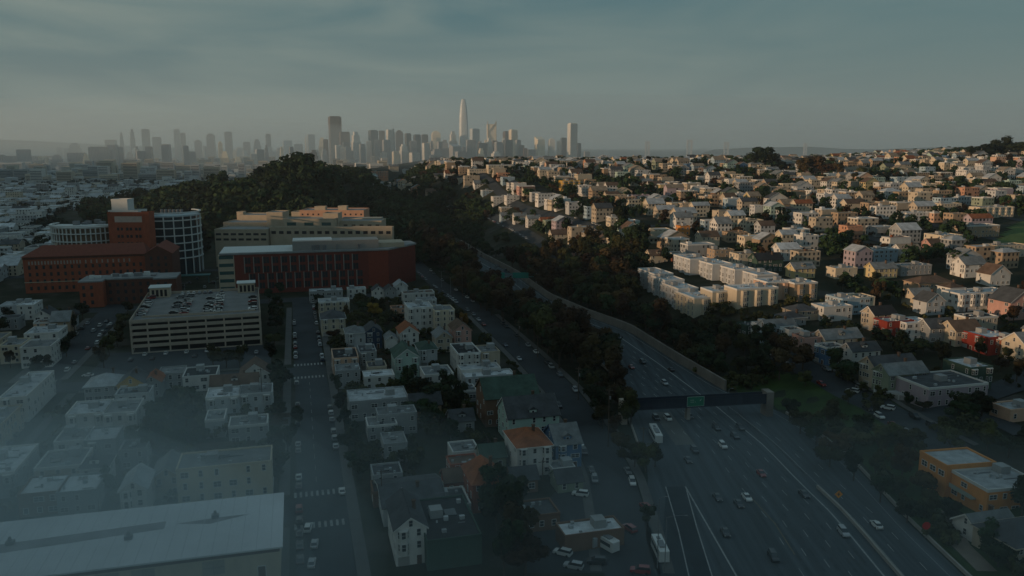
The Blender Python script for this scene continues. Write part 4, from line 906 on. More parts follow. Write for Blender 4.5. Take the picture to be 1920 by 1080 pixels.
for i in range(4):
    terrace(1420 - 42 * i, 517 - 10 * i, 9.5, 13, 22, f'pale rear terrace block, {("nearest", "second", "third", "farthest")[i]} of the back row behind the white roofs', 'W', 'pale grey')  # back row's bluish shade is painted in as grey walls
# ================================================================= HILLSIDE HOUSES, REPEATED
def occupied(x, y, r):
    for a, b, c in HOUSES:
        if abs(a - x) < r + c * .5 and abs(b - y) < r + c * .5 and (a - x) ** 2 + (b - y) ** 2 < (r + c * .5) ** 2: return True
    return False
FAR_M = [wall_m('white'), roof_m('grey'), M_TRIM, M_GLASS]
def far_house(mb, w, d, h, kind, rh, wi=0, ri=1, ti=2, gi=3, full=True, r=rnd):
    wb, rb, tb = MB(), MB(), MB(); roof_parts(kind, w, d, h, rh, wb, rb, tb)
    for src, m in ((wb, wi), (rb, ri), (tb, ti)):
        i = len(mb.v); mb.v += src.v; mb.f += [tuple(i + k for k in f) for f in src.f]; mb.m += [m] * len(src.f)
    fl = max(1, int(round(h / 3.1))); fh = h / fl
    for f in 'SWEN':
        L_ = w if f in 'SN' else d; n = max(1, int(L_ / 3.0))
        for k in range(fl):
            for i in range(n):
                if r.random() < (.12 if f in 'SW' else .5): continue
                a = -L_ / 2 + L_ * (i + .5) / n; z0 = k * fh + fh * .3; hw = r.choice((.55, .55, .9)); hh = 1.7
                if f == 'S': q = [(a - hw, -d / 2 - .05, z0), (a + hw, -d / 2 - .05, z0), (a + hw, -d / 2 - .05, z0 + hh), (a - hw, -d / 2 - .05, z0 + hh)]
                elif f == 'N': q = [(a + hw, d / 2 + .05, z0), (a - hw, d / 2 + .05, z0), (a - hw, d / 2 + .05, z0 + hh), (a + hw, d / 2 + .05, z0 + hh)]
                elif f == 'W': q = [(-w / 2 - .05, a + hw, z0), (-w / 2 - .05, a - hw, z0), (-w / 2 - .05, a - hw, z0 + hh), (-w / 2 - .05, a + hw, z0 + hh)]
                else: q = [(w / 2 + .05, a - hw, z0), (w / 2 + .05, a + hw, z0), (w / 2 + .05, a + hw, z0 + hh), (w / 2 + .05, a - hw, z0 + hh)]
                mb.face(q, gi)
    if kind == 'flat':
        x, y = r.uniform(-w * .3, w * .3), r.uniform(-d * .3, d * .3); s = r.uniform(.5, 1.6); mb.box(x - s, x + s, y - s, y + s, h + .04, h + r.uniform(.7, 2.3), ti if r.random() < .6 else ri)
        if r.random() < .4: mb.box(-w / 2, w / 2, -d / 2 - 1.1, -d / 2 - .02, h * .35, h - .8, wi)
WC = ['white'] * 6 + ['cream'] * 7 + ['beige'] * 6 + ['tan'] * 3 + ['pale grey'] * 4 + ['grey'] * 2 + ['pink', 'salmon', 'peach', 'yellow', 'pale blue', 'pale blue', 'sage green', 'mint green', 'brown', 'lilac', 'white', 'cream', 'beige', 'white', 'cream', 'tan', 'beige', 'blue', 'tan'] + ['white', 'cream', 'beige'] * 3
RC = ['white'] * 6 + ['pale grey'] * 3 + ['grey'] * 5 + ['dark grey'] * 3 + ['brown'] * 3 + ['rust'] + ['tan'] * 4 + ['pale grey'] * 6
KC = ['flat'] * 13 + ['gableS'] * 3 + ['gableW'] * 5 + ['hip'] * 2
cand = []
rh_ = random.Random(21)
for ku, u0 in enumerate([70, 62] + HU):
    for sd in (-1, 1):
        v = 400 + rh_.uniform(0, 8)
        while v < 1600:
            st = rh_.uniform(8.5, 13.5) + (v > 1000) * 1; w = rh_.uniform(12, 20); u = u0 + sd * (7.8 + w / 2); vv = v; v += st
            if (vv % 160) > 150 and vv > 590: continue
            if rh_.random() < .03 + .36 * sm((noise.noise(Vector((uv(u, vv)[0] / 90, uv(u, vv)[1] / 90, 5))) + .05) * 2.6): continue
            x, y = uv(u, vv)
            if x < rt(y) + (55 if y < 1000 else 12) + max(0, (800 - y)) * .05: continue
            z = ter(x, y); px, py, f = proj(x, y, z + 6)
            if not (640 < px < 1990): continue
            if py > 640 + (px - 1300) * .12 or (px < 1400 and py > 470) : continue
            if px < 1000 and py > 376 - max(0, 900 - px) * .12: continue
            if px > 1835 and 395 < py < 470: continue
            if occupied(x, y, 8.5): continue
            cand.append((f, x, y, z, w, min(st - .8, 14.5), px, py))
            HOUSES.append((x, y, 9))
cand.sort()
NIND = 140
print('HILL CANDIDATES', len(cand))
MESHC = {}
stuff = {}
for i, (f, x, y, z, w, d, px, py) in enumerate(cand):
    h = rh_.choice((6.6, 7.5, 9.2, 9.4, 10.0, 10.6)); kind = rh_.choice(KC); wc = rh_.choice(WC); rc = rh_.choice(RC if kind == 'flat' else RC[9:])
    rhh = {'flat': 0, 'gableS': w * .26, 'gableW': d * .36, 'hip': min(w, d) * .26}[kind]; rz = A15 + rh_.uniform(-.05, .05) + (math.pi if rh_.random() < .2 else 0)
    if i < NIND:
        b_ = MB(); t = None
        wb, rb, tb = MB(), MB(), MB(); far_house(b_, w, d, h, kind, rhh, r=rh_)
        body = MB(); roof = MB(); trim = MB()
        # split the merged mesh into wall / roof / trim parts by material
        parts = {0: MB(), 1: MB(), 2: MB()}
        for fc, mi in zip(b_.f, b_.m):
            tgt = parts[{0: 0, 3: 0, 1: 1, 2: 2}[mi]]; tgt.face([b_.v[k] for k in fc], 1 if mi == 3 else 0)
        t = empty('house', (x, y, z), rz)
        parts[0].build('wall', [wall_m(wc), M_GLASS], t); parts[1].build('roof', roof_m(rc), t); parts[2].build('roof_trim', M_TRIM if rh_.random() < .35 else wall_m(wc), t)
        zone = ('lower' if py > 440 else 'middle' if py > 370 else 'upper') + ' hillside'
        side = 'left part' if px < 1150 else 'centre' if px < 1450 else 'right part'
        tag(t, f"{wc} {KW[kind]} house, {rc} roof, {side} of the {zone}", 'house', 'houses on the hillside')
    else:
        b_ = stuff.setdefault('m', MB()); keys = stuff.setdefault('k', [])
        for nm in (('w', wc), ('r', rc)):
            if nm not in keys: keys.append(nm)
        n0 = len(b_.v); far_house(b_, w, d, h, kind, rhh, wi=10 + keys.index(('w', wc)), ri=10 + keys.index(('r', rc)), ti=0 if rh_.random() < .35 else 10 + keys.index(('w', wc)), gi=1, r=rh_)
        c, s = math.cos(rz), math.sin(rz)
        for k in range(n0, len(b_.v)):
            a, q, e = b_.v[k]; b_.v[k] = (x + a * c - q * s, y + a * s + q * c, z + e)
b_ = stuff['m']; b_.m = [k if k < 2 else k - 8 for k in b_.m]
struct(b_.build('distant_houses', [M_TRIM, M_GLASS] + [(wall_m if k == 'w' else roof_m)(c) for k, c in stuff['k']]), 'stuff', 'dense mass of small pale houses covering the upper hillside and ridge')
# ================================================================= FLAT CITY BEHIND THE HOSPITAL
cf = []
for ku in range(-34, 4):
    u0 = -108 + ku * 62
    for sd in (-1, 1):
        v = 560 + rh_.uniform(0, 10)
        while v < 3900:
            st = rh_.uniform(9, 26) * (1 + max(0, v - 900) / 1600); dp = rh_.uniform(14, 23); u = u0 + sd * (7 + dp / 2); vv = v + st / 2; v += st + .6
            if (vv % 170) < 10 or rh_.random() < .12: continue
            x, y = uv(u, vv); 
            if y < 560 or ter(x, y) > 1.5: continue
            z = 0; px, py, f = proj(x, y, 8)
            if not (-80 < px < 760) or (px > 395 and y < 820) or (y < 800 and px > 100 and y < 690): continue
            if occupied(x, y, 14): continue
            cf.append((f, x, y, dp, st, px, py))
cf.sort(); print('FLAT CANDIDATES', len(cf))
NF = 150
fm = MB(); fk = [('w', c) for c in ('white', 'cream', 'pale grey', 'grey', 'beige')] + [('r', c) for c in ('white', 'pale grey', 'grey', 'dark grey')]
for i, (f, x, y, w, d, px, py) in enumerate(cf):
    h = rh_.choice((5.5, 7, 8, 9.5, 10)) * (1 + (rh_.random() < .06) * 1.1); kind = 'flat' if rh_.random() < .78 else 'gableW'; wc = rh_.choice(('white', 'white', 'cream', 'pale grey', 'pale grey', 'grey', 'beige')); rc = rh_.choice(('white', 'white', 'pale grey', 'pale grey', 'grey', 'dark grey'))
    rhh = min(w, d) * .22
    if i < NF:
        b_ = MB(); far_house(b_, w, d, h, kind, rhh, r=rh_); parts = {0: MB(), 1: MB(), 2: MB()}
        for fc, mi in zip(b_.f, b_.m): parts[{0: 0, 3: 0, 1: 1, 2: 2}[mi]].face([b_.v[k] for k in fc], 1 if mi == 3 else 0)
        t = empty('city_building', (x, y, 0), A15)
        parts[0].build('wall', [wall_m(wc), M_GLASS], t); parts[1].build('roof', roof_m(rc), t); parts[2].build('roof_trim', M_TRIM, t)
        tag(t, f"{wc} {KW[kind]} building, {rc} roof, {'far left edge' if px < 120 else 'behind the round tower' if px < 300 else 'beside the wooded hill'}", 'building', 'low buildings on the flat behind the hospital')
    else:
        n0 = len(fm.v)
        if y < 1900: far_house(fm, w, d, h, kind, rhh, wi=2 + fk.index(('w', wc)), ri=2 + fk.index(('r', rc)), ti=0, gi=1, r=rh_)
        else:
            wb, rb, tb = MB(), MB(), MB(); roof_parts('flat', w, d, h, 0, wb, rb, tb)
            for src, m_ in ((wb, 2 + fk.index(('w', wc))), (rb, 2 + fk.index(('r', rc)))):
                j = len(fm.v); fm.v += src.v; fm.f += [tuple(j + k for k in q) for q in src.f]; fm.m += [m_] * len(src.f)
        c, s = math.cos(A15), math.sin(A15)
        for k in range(n0, len(fm.v)): a, q, e = fm.v[k]; fm.v[k] = (x + a * c - q * s, y + a * s + q * c, e)
for _ in range(620):
    y = rh_.uniform(2100, 3900); x = rh_.uniform(-.70, -.15) * y; w = rh_.uniform(16, 46); d = rh_.uniform(16, 40); h = rh_.choice((14, 18, 22, 30, 38, 48)) * rh_.uniform(.8, 1.15); j = len(fm.v); mi = 2 + rh_.choice((0, 1, 2, 3, 4)); q = MB(); q.box(-w / 2, w / 2, -d / 2, d / 2, -1, h)
    fm.v += [(x + a * .966 - b * .259, y + a * .259 + b * .966, e) for a, b, e in q.v]; fm.f += [tuple(j + k for k in f) for f in q.f]; fm.m += [mi] * 6
    for z0 in range(3, int(h) - 3, 4):
        j = len(fm.v); fm.v += [(x + a * .966 - b * .259, y + a * .259 + b * .966, e) for a, b, e in ((-w / 2 + 1, -d / 2 - .1, z0), (w / 2 - 1, -d / 2 - .1, z0), (w / 2 - 1, -d / 2 - .1, z0 + 1.7), (-w / 2 + 1, -d / 2 - .1, z0 + 1.7))]; fm.f.append((j, j + 1, j + 2, j + 3)); fm.m.append(1)
struct(fm.build('distant_city', [M_TRIM, M_GLASS] + [(wall_m if k == 'w' else roof_m)(c) for k, c in fk]), 'stuff', 'hazy mass of low pale buildings stretching over the flat to the skyline')
# ================================================================= SKYLINE
def tower_mat(name, col, dark):
    m = bpy.data.materials.new(name); m.use_nodes = True; t = m.node_tree; b = t.nodes['Principled BSDF']; b.inputs['Roughness'].default_value = .45
    tcn = t.nodes.new('ShaderNodeTexCoord'); mpn = t.nodes.new('ShaderNodeMapping'); br = t.nodes.new('ShaderNodeTexBrick'); mpn.inputs['Rotation'].default_value = (R(90), 0, 0)
    sx = t.nodes.new('ShaderNodeSeparateXYZ'); ad = t.nodes.new('ShaderNodeMath'); cb = t.nodes.new('ShaderNodeCombineXYZ')
    t.links.new(tcn.outputs['Object'], sx.inputs[0]); t.links.new(sx.outputs[0], ad.inputs[0]); t.links.new(sx.outputs[1], ad.inputs[1]); t.links.new(ad.outputs[0], cb.inputs[0]); t.links.new(sx.outputs[2], cb.inputs[1])
    br.offset = 0; br.inputs['Scale'].default_value = 1; br.inputs['Brick Width'].default_value = 4.5; br.inputs['Row Height'].default_value = 4.0; br.inputs['Mortar Size'].default_value = .9; br.inputs['Mortar Smooth'].default_value = .2
    br.inputs['Color1'].default_value = (*dark, 1); br.inputs['Color2'].default_value = (*[c * 1.4 for c in dark], 1); br.inputs['Mortar'].default_value = (*col, 1)
    t.links.new(cb.outputs[0], br.inputs['Vector']); t.links.new(br.outputs[0], b.inputs['Base Color']); return m
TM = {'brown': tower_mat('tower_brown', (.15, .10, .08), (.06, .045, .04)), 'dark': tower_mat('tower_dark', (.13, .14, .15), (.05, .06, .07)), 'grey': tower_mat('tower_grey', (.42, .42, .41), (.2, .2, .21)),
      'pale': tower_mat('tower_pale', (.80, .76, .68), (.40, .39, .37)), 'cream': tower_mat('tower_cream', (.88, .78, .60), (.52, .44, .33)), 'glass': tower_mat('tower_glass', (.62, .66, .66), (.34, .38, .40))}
def tower(px, pyT, wpx, tone, Y, shape='box', label=None, base=0, ratio=1.0):
    f = Y * CP + 60; x = (px - 960) / FPX * f; w = wpx / FPX * f; zt = zat(0, Y, pyT); b_ = MB(); w *= .76 if shape not in ('taper', 'brace') else 1; d = w * ratio
    def bx(s, a, c, sx=0): b_.box(-w * s / 2 + sx, w * s / 2 + sx, -d * s / 2, d * s / 2, a, c)
    if shape == 'box': bx(1, -1, zt * .985); bx(.82, zt * .985 + .01, zt)
    elif shape == 'step': bx(1, -1, zt * .72); bx(.78, zt * .72 + .01, zt * .9); bx(.5, zt * .9 + .01, zt)
    elif shape == 'dome':
        bx(1, -1, zt * .9)
        for k in range(5): s = math.cos(k / 5 * 1.5); bx(.95 * s, zt * (.9 + .02 * k) + .01, zt * (.92 + .02 * k))
    elif shape == 'spire': bx(1, -1, zt * .8); bx(.6, zt * .8 + .01, zt * .88); b_.bar((0, 0, zt * .88), (0, 0, zt), w * .06, w * .02, 5)
    elif shape == 'taper':
        n = 16; prof = [(0, 1), (.55, .97), (.75, .86), (.9, .66), (.97, .46), (1, .34)]; base_ = []
        for k in range(n):
            a = 2 * math.pi * (k + .5) / n; c, s = math.cos(a), math.sin(a); q = .5 * w * 1.12 / (abs(c) ** 4 + abs(s) ** 4) ** .25; base_.append((q * c * .9, q * s * .9))
        for (z0, s0), (z1, s1) in zip(prof, prof[1:]):
            for k in range(n):
                j = (k + 1) % n; b_.face([(base_[k][0] * s0, base_[k][1] * s0, zt * z0), (base_[j][0] * s0, base_[j][1] * s0, zt * z0), (base_[j][0] * s1, base_[j][1] * s1, zt * z1), (base_[k][0] * s1, base_[k][1] * s1, zt * z1)])
        b_.face([(p[0] * .34, p[1] * .34, zt) for p in base_])
    elif shape == 'brace':
        bx(.94, -1, zt * .93)
        for a, q in (((-.5, .1), (.5, .42)), ((.5, .42), (-.5, .74)), ((-.5, .74), (.5, .98))): b_.bar((a[0] * w, -d * .5, zt * a[1]), (q[0] * w, -d * .5, zt * q[1]), w * .05, w * .05, 4, 1)
        for sx in (-.48, .48): b_.bar((sx * w, -d * .48, 0), (sx * w, -d * .48, zt), w * .06, w * .05, 4, 1)
    elif shape == 'slant': bx(1, -1, zt * .9); b_.face([(-w / 2, -d / 2, zt * .9), (w / 2, -d / 2, zt * .9), (w / 2, d / 2, zt), (-w / 2, d / 2, zt)]); b_.face([(w / 2, -d / 2, zt * .9), (w / 2, d / 2, zt * .9), (w / 2, d / 2, zt)]); b_.face([(-w / 2, d / 2, zt * .9), (-w / 2, -d / 2, zt * .9), (-w / 2, d / 2, zt)]); b_.face([(w / 2, d / 2, zt * .9), (-w / 2, d / 2, zt * .9), (-w / 2, d / 2, zt), (w / 2, d / 2, zt)])
    if shape in ('box', 'step') and wpx > 9:
        k = max(3, int(wpx / 3))
        for i in range(k + 1): xx = -w / 2 + w * i / k; b_.box(xx - w * .012, xx + w * .012, -d / 2 - 1.2, -d / 2 - .01, 0, zt * (.7 if shape == 'step' else .98), 1)
    o = b_.build('skyscraper', [TM[tone], M_PRECAST if tone in ('cream', 'brown') else M_TRIM if shape == 'brace' else M_STEEL], None, (x, Y, base), R(rnd.choice((22, 25, 30, 12))) if shape not in ('taper', 'brace') else R(10))
    tag(o, label, 'skyscraper', 'towers of the hazy downtown skyline'); return o
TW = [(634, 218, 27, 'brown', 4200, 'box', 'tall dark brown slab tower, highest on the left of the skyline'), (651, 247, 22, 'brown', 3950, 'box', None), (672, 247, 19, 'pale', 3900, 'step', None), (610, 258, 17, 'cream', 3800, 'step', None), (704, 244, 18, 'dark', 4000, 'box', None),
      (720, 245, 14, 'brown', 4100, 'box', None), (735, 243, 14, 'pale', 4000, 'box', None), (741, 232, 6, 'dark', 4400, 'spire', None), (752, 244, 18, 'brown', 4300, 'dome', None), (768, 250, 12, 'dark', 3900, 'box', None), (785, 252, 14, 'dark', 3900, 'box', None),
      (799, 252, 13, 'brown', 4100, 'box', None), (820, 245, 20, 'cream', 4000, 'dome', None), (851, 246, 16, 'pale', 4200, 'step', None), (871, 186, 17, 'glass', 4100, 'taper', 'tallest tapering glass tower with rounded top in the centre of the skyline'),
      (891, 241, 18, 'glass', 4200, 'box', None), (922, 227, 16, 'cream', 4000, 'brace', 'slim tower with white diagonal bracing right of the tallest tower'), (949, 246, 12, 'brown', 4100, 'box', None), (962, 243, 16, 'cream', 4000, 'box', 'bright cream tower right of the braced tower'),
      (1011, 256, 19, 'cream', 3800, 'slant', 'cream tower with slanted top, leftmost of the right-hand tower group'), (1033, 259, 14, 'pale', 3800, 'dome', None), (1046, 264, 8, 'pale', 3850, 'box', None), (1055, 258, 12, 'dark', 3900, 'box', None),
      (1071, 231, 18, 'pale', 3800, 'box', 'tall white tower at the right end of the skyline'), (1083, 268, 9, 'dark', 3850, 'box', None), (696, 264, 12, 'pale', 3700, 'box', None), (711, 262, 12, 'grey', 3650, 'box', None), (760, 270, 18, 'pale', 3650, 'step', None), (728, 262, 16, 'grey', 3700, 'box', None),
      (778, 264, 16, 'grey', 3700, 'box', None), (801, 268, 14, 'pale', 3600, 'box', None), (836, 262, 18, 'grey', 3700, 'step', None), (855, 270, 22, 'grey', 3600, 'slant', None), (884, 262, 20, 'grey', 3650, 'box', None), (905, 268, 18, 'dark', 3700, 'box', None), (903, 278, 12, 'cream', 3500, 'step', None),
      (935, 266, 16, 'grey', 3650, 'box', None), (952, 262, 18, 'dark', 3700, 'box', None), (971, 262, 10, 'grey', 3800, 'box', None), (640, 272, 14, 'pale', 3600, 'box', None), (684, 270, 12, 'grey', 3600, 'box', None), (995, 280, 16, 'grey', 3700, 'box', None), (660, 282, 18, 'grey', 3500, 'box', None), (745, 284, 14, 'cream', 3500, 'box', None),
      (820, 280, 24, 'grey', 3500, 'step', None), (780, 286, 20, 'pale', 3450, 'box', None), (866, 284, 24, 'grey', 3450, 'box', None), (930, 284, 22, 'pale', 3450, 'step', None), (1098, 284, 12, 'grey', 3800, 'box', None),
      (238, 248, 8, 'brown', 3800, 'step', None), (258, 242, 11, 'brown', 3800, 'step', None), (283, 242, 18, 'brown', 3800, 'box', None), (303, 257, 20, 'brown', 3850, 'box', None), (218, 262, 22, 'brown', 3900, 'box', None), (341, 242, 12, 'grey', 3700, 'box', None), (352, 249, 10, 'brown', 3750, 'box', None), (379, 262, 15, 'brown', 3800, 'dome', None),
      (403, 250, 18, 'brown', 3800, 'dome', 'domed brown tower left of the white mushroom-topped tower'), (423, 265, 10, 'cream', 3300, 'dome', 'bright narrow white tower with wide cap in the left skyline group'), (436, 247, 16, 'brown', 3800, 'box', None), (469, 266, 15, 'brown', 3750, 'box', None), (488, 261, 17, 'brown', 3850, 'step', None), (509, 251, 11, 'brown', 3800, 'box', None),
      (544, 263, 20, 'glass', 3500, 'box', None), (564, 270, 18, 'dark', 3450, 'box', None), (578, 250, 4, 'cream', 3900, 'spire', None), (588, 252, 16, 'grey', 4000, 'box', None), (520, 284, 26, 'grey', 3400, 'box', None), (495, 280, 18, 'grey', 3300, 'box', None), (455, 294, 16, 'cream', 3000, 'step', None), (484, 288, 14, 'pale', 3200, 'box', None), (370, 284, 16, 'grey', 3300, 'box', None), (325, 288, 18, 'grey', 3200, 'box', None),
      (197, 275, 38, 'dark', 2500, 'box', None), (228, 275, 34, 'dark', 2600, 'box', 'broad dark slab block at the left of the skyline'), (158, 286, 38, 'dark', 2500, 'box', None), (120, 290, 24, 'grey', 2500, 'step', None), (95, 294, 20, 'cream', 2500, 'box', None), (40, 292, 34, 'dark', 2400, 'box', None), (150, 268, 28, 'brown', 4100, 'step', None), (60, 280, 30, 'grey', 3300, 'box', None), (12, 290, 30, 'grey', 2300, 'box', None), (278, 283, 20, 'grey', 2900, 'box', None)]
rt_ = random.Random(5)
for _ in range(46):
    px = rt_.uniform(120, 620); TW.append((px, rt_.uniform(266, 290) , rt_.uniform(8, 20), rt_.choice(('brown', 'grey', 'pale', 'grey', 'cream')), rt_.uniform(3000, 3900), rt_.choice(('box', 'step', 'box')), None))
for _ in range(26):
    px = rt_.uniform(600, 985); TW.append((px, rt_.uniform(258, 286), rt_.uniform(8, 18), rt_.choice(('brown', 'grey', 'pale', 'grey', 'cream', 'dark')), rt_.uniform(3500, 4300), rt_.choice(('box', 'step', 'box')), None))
TW = [(a, b_, c, ('grey' if d == 'dark' and a < 300 else d), (5000 if e > 3300 and a < 600 else 3300 if e < 2700 else e), f, g) for a, b_, c, d, e, f, g in TW]  # dark left towers turned grey: fading in the haze is put into their colour
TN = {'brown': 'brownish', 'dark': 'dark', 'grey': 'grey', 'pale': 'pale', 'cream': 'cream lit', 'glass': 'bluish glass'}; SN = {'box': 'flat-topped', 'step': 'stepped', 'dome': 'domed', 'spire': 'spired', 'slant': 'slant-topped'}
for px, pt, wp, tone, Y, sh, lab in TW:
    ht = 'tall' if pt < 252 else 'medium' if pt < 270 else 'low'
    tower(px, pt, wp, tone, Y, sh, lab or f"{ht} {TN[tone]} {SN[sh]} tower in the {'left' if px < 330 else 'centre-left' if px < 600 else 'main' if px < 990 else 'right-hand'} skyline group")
# bridge towers far off in the haze
def btower(px, pt, w, Y, lab):
    f = Y * CP; x = (px - 960) / FPX * f; zt = zat(0, Y, pt); b_ = MB(); w = w / FPX * f
    for s in (-1, 1): b_.box(s * w / 2 - 4, s * w / 2 + 4, -5, 5, -1, zt)
    for k in range(4):
        a, c = zt * (.25 + .18 * k), zt * (.43 + .18 * k); b_.bar((-w / 2, 0, a), (w / 2, 0, c), 2.5, 2.5, 4); b_.bar((w / 2, 0, a), (-w / 2, 0, c), 2.5, 2.5, 4)
    b_.box(-w / 2, w / 2, -3, 3, zt - 8, zt - 1)
    tag(b_.build('bridge_tower', mat('bridge_steel', (.5, .5, .5)), None, (x, Y, 0)), lab, 'bridge tower', 'suspension bridge towers in the haze')
for a in ((1214, 265, 6, 5200, 'pale bridge tower, leftmost beyond the ridge'), (1293, 262, 8, 5000, 'pale latticed bridge tower beyond the ridge, widest of the four'), (1362, 266, 7, 5300, 'pale bridge tower left of the big ridge trees'), (1510, 268, 4, 5600, 'thin bridge mast between the two big ridge trees')): btower(*a)
def farhill(pts, Y, name, lab=None):
    b_ = MB(); n = len(pts); f = Y * CP
    P = [((px - 960) / FPX * f, zat(0, Y, py)) for px, py in pts]
    P = [(x, z) for x, z in P]
    for (x0, z0), (x1, z1) in zip(P, P[1:]):
        b_.face([(x0, Y - 500, 0), (x1, Y - 500, 0), (x1, Y, z1), (x0, Y, z0)]); b_.face([(x0, Y, z0), (x1, Y, z1), (x1, Y + 900, 0), (x0, Y + 900, 0)])
    struct(b_.build(name, M_LAND))
farhill([(-260, 266), (-120, 263), (-20, 261), (60, 264), (150, 269), (230, 273), (330, 276)], 9000, 'hills')
farhill([(1340, 280), (1400, 277), (1460, 276), (1520, 275), (1580, 279), (1640, 280), (1760, 276), (1960, 272), (2200, 276)], 7000, 'hills')
# ================================================================= TREES
def crown_mesh(n, rx, ry, rz, leaf, seed, lobes=9, sparse=0.0):
    r = random.Random(seed); v = []; f = []
    L_ = [(Vector((r.gauss(0, .42) * rx, r.gauss(0, .42) * ry, r.uniform(-.55, .62) * rz)), r.uniform(.34, .58)) for _ in range(lobes)]
    for i in range(n):
        c, s = r.choice(L_)
        d = Vector((r.gauss(0, 1), r.gauss(0, 1), r.gauss(0, 1))).normalized()
        p = c + Vector((d.x * rx * s, d.y * ry * s, d.z * rz * s * .8)) * r.uniform(.55 - sparse * .3, 1.06)
        q = (d + Vector((r.uniform(-.7, .7), r.uniform(-.7, .7), r.uniform(-.3, .9)))).normalized()
        a = q.orthogonal().normalized(); b = q.cross(a); t = r.uniform(0, 6.28); a, b = a * math.cos(t) + b * math.sin(t), b * math.cos(t) - a * math.sin(t)
        k = leaf * r.uniform(.5, 1.25); a = a * k; b = b * k * .7; j = len(v)
        v += [tuple(p - a), tuple(p + b), tuple(p + a), tuple(p - b)]; f.append((j, j + 1, j + 2, j + 3))
    return v, f
CROWNS = []
for i, (rx, rz, hc, nn) in enumerate(((4.4, 4.4, 7.6, 2000), (3.6, 5.4, 8.4, 2000), (5.0, 3.6, 6.8, 2100), (3.0, 6.2, 8.6, 1800), (4.0, 4.6, 8.0, 1500))):
    v, f = crown_mesh(nn, rx, rx * .95, rz, .58, 100 + i, lobes=8 + i)
    v = [(a, b, c + hc) for a, b, c in v]
    me = bpy.data.meshes.new('crown'); me.from_pydata(v, [], f); me.materials.append(LEAF['dark green']); CROWNS.append(me)
def trunk_mesh(seed, h=8):
    r = random.Random(seed); b_ = MB(); b_.bar((0, 0, -2), (0, 0, h * .5), .34, .24, 7)
    for k in range(5):
        t = k * 1.3 + r.random(); z = h * r.uniform(.38, .5); q = Vector((math.cos(t) * 1.9, math.sin(t) * 1.9, h * r.uniform(.8, 1.05))); b_.bar((0, 0, z), q, .15, .05, 5)
        b_.bar(q * .7 + Vector((0, 0, z * .3)), (q.x * 1.5, q.y * 1.2, q.z + 1.3), .07, .03, 4)
    return b_.mesh('trunk', [M_BARK])
TRUNKS = [trunk_mesh(i) for i in range(3)]
NTREE = 0
def clear_terrace(x, y, z, h):
    px, py, f = proj(x, y, z)
    if 1212 < px < 1545 and 450 < py < 640:
        lim = 598 - max(0, 1300 - px) * .55 - max(0, px - 1450) * .25
        return min(h, (py - lim) / FPX * f)
    return h
def tree(x, y, h, leaf, label, group, z=None, wide=1.0, k=None):
    global NTREE
    z = (ter(x, y) if z is None else z); h = clear_terrace(x, y, z, h)
    if h < 4: return
    NTREE += 1; z = (ter(x, y) if z is None else z)
    t = empty('tree', (x, y, z), rnd.uniform(0, 6.28)); s = h / 12.5; t.scale = (s * wide, s * wide, s); tag(t, label, 'tree', group)
    c = inst('crown', CROWNS[(NTREE if k is None else k) % 5], t); c.material_slots[0].link = 'OBJECT'; c.material_slots[0].material = LEAF[leaf]
    inst('trunk', TRUNKS[NTREE % 3], t); return t
LW = {'dark green': 'dark green', 'olive': 'olive green', 'russet': 'brownish', 'orange': 'orange-leaved'}
def rst_x(y): return interp(sorted((b, a) for a, b in RST), y)
rt_ = random.Random(11)
# band between the street and the freeway
y = 262
while y < 800:
    a = rst_x(y) + 11; b = lf(y) - (5.5 if 390 < y < 560 else 3)
    if b - a < 8: a = b - 9
    x = b
    while x > a - 2:
        lf_ = rt_.choice(('russet', 'russet', 'dark green', 'olive'))
        tree(x + rt_.uniform(-1.5, 2.5), y + rt_.uniform(-3, 3), rt_.uniform(16, 22) * ((1.15 if y > 540 else .95) if y > 380 else 1 if y > 320 else .6), lf_, f"{LW[lf_]} tree left of the freeway", 'trees on the left bank of the freeway', wide=1.05); x -= 8.5
    y += 9.5 + max(0, y - 450) * .02
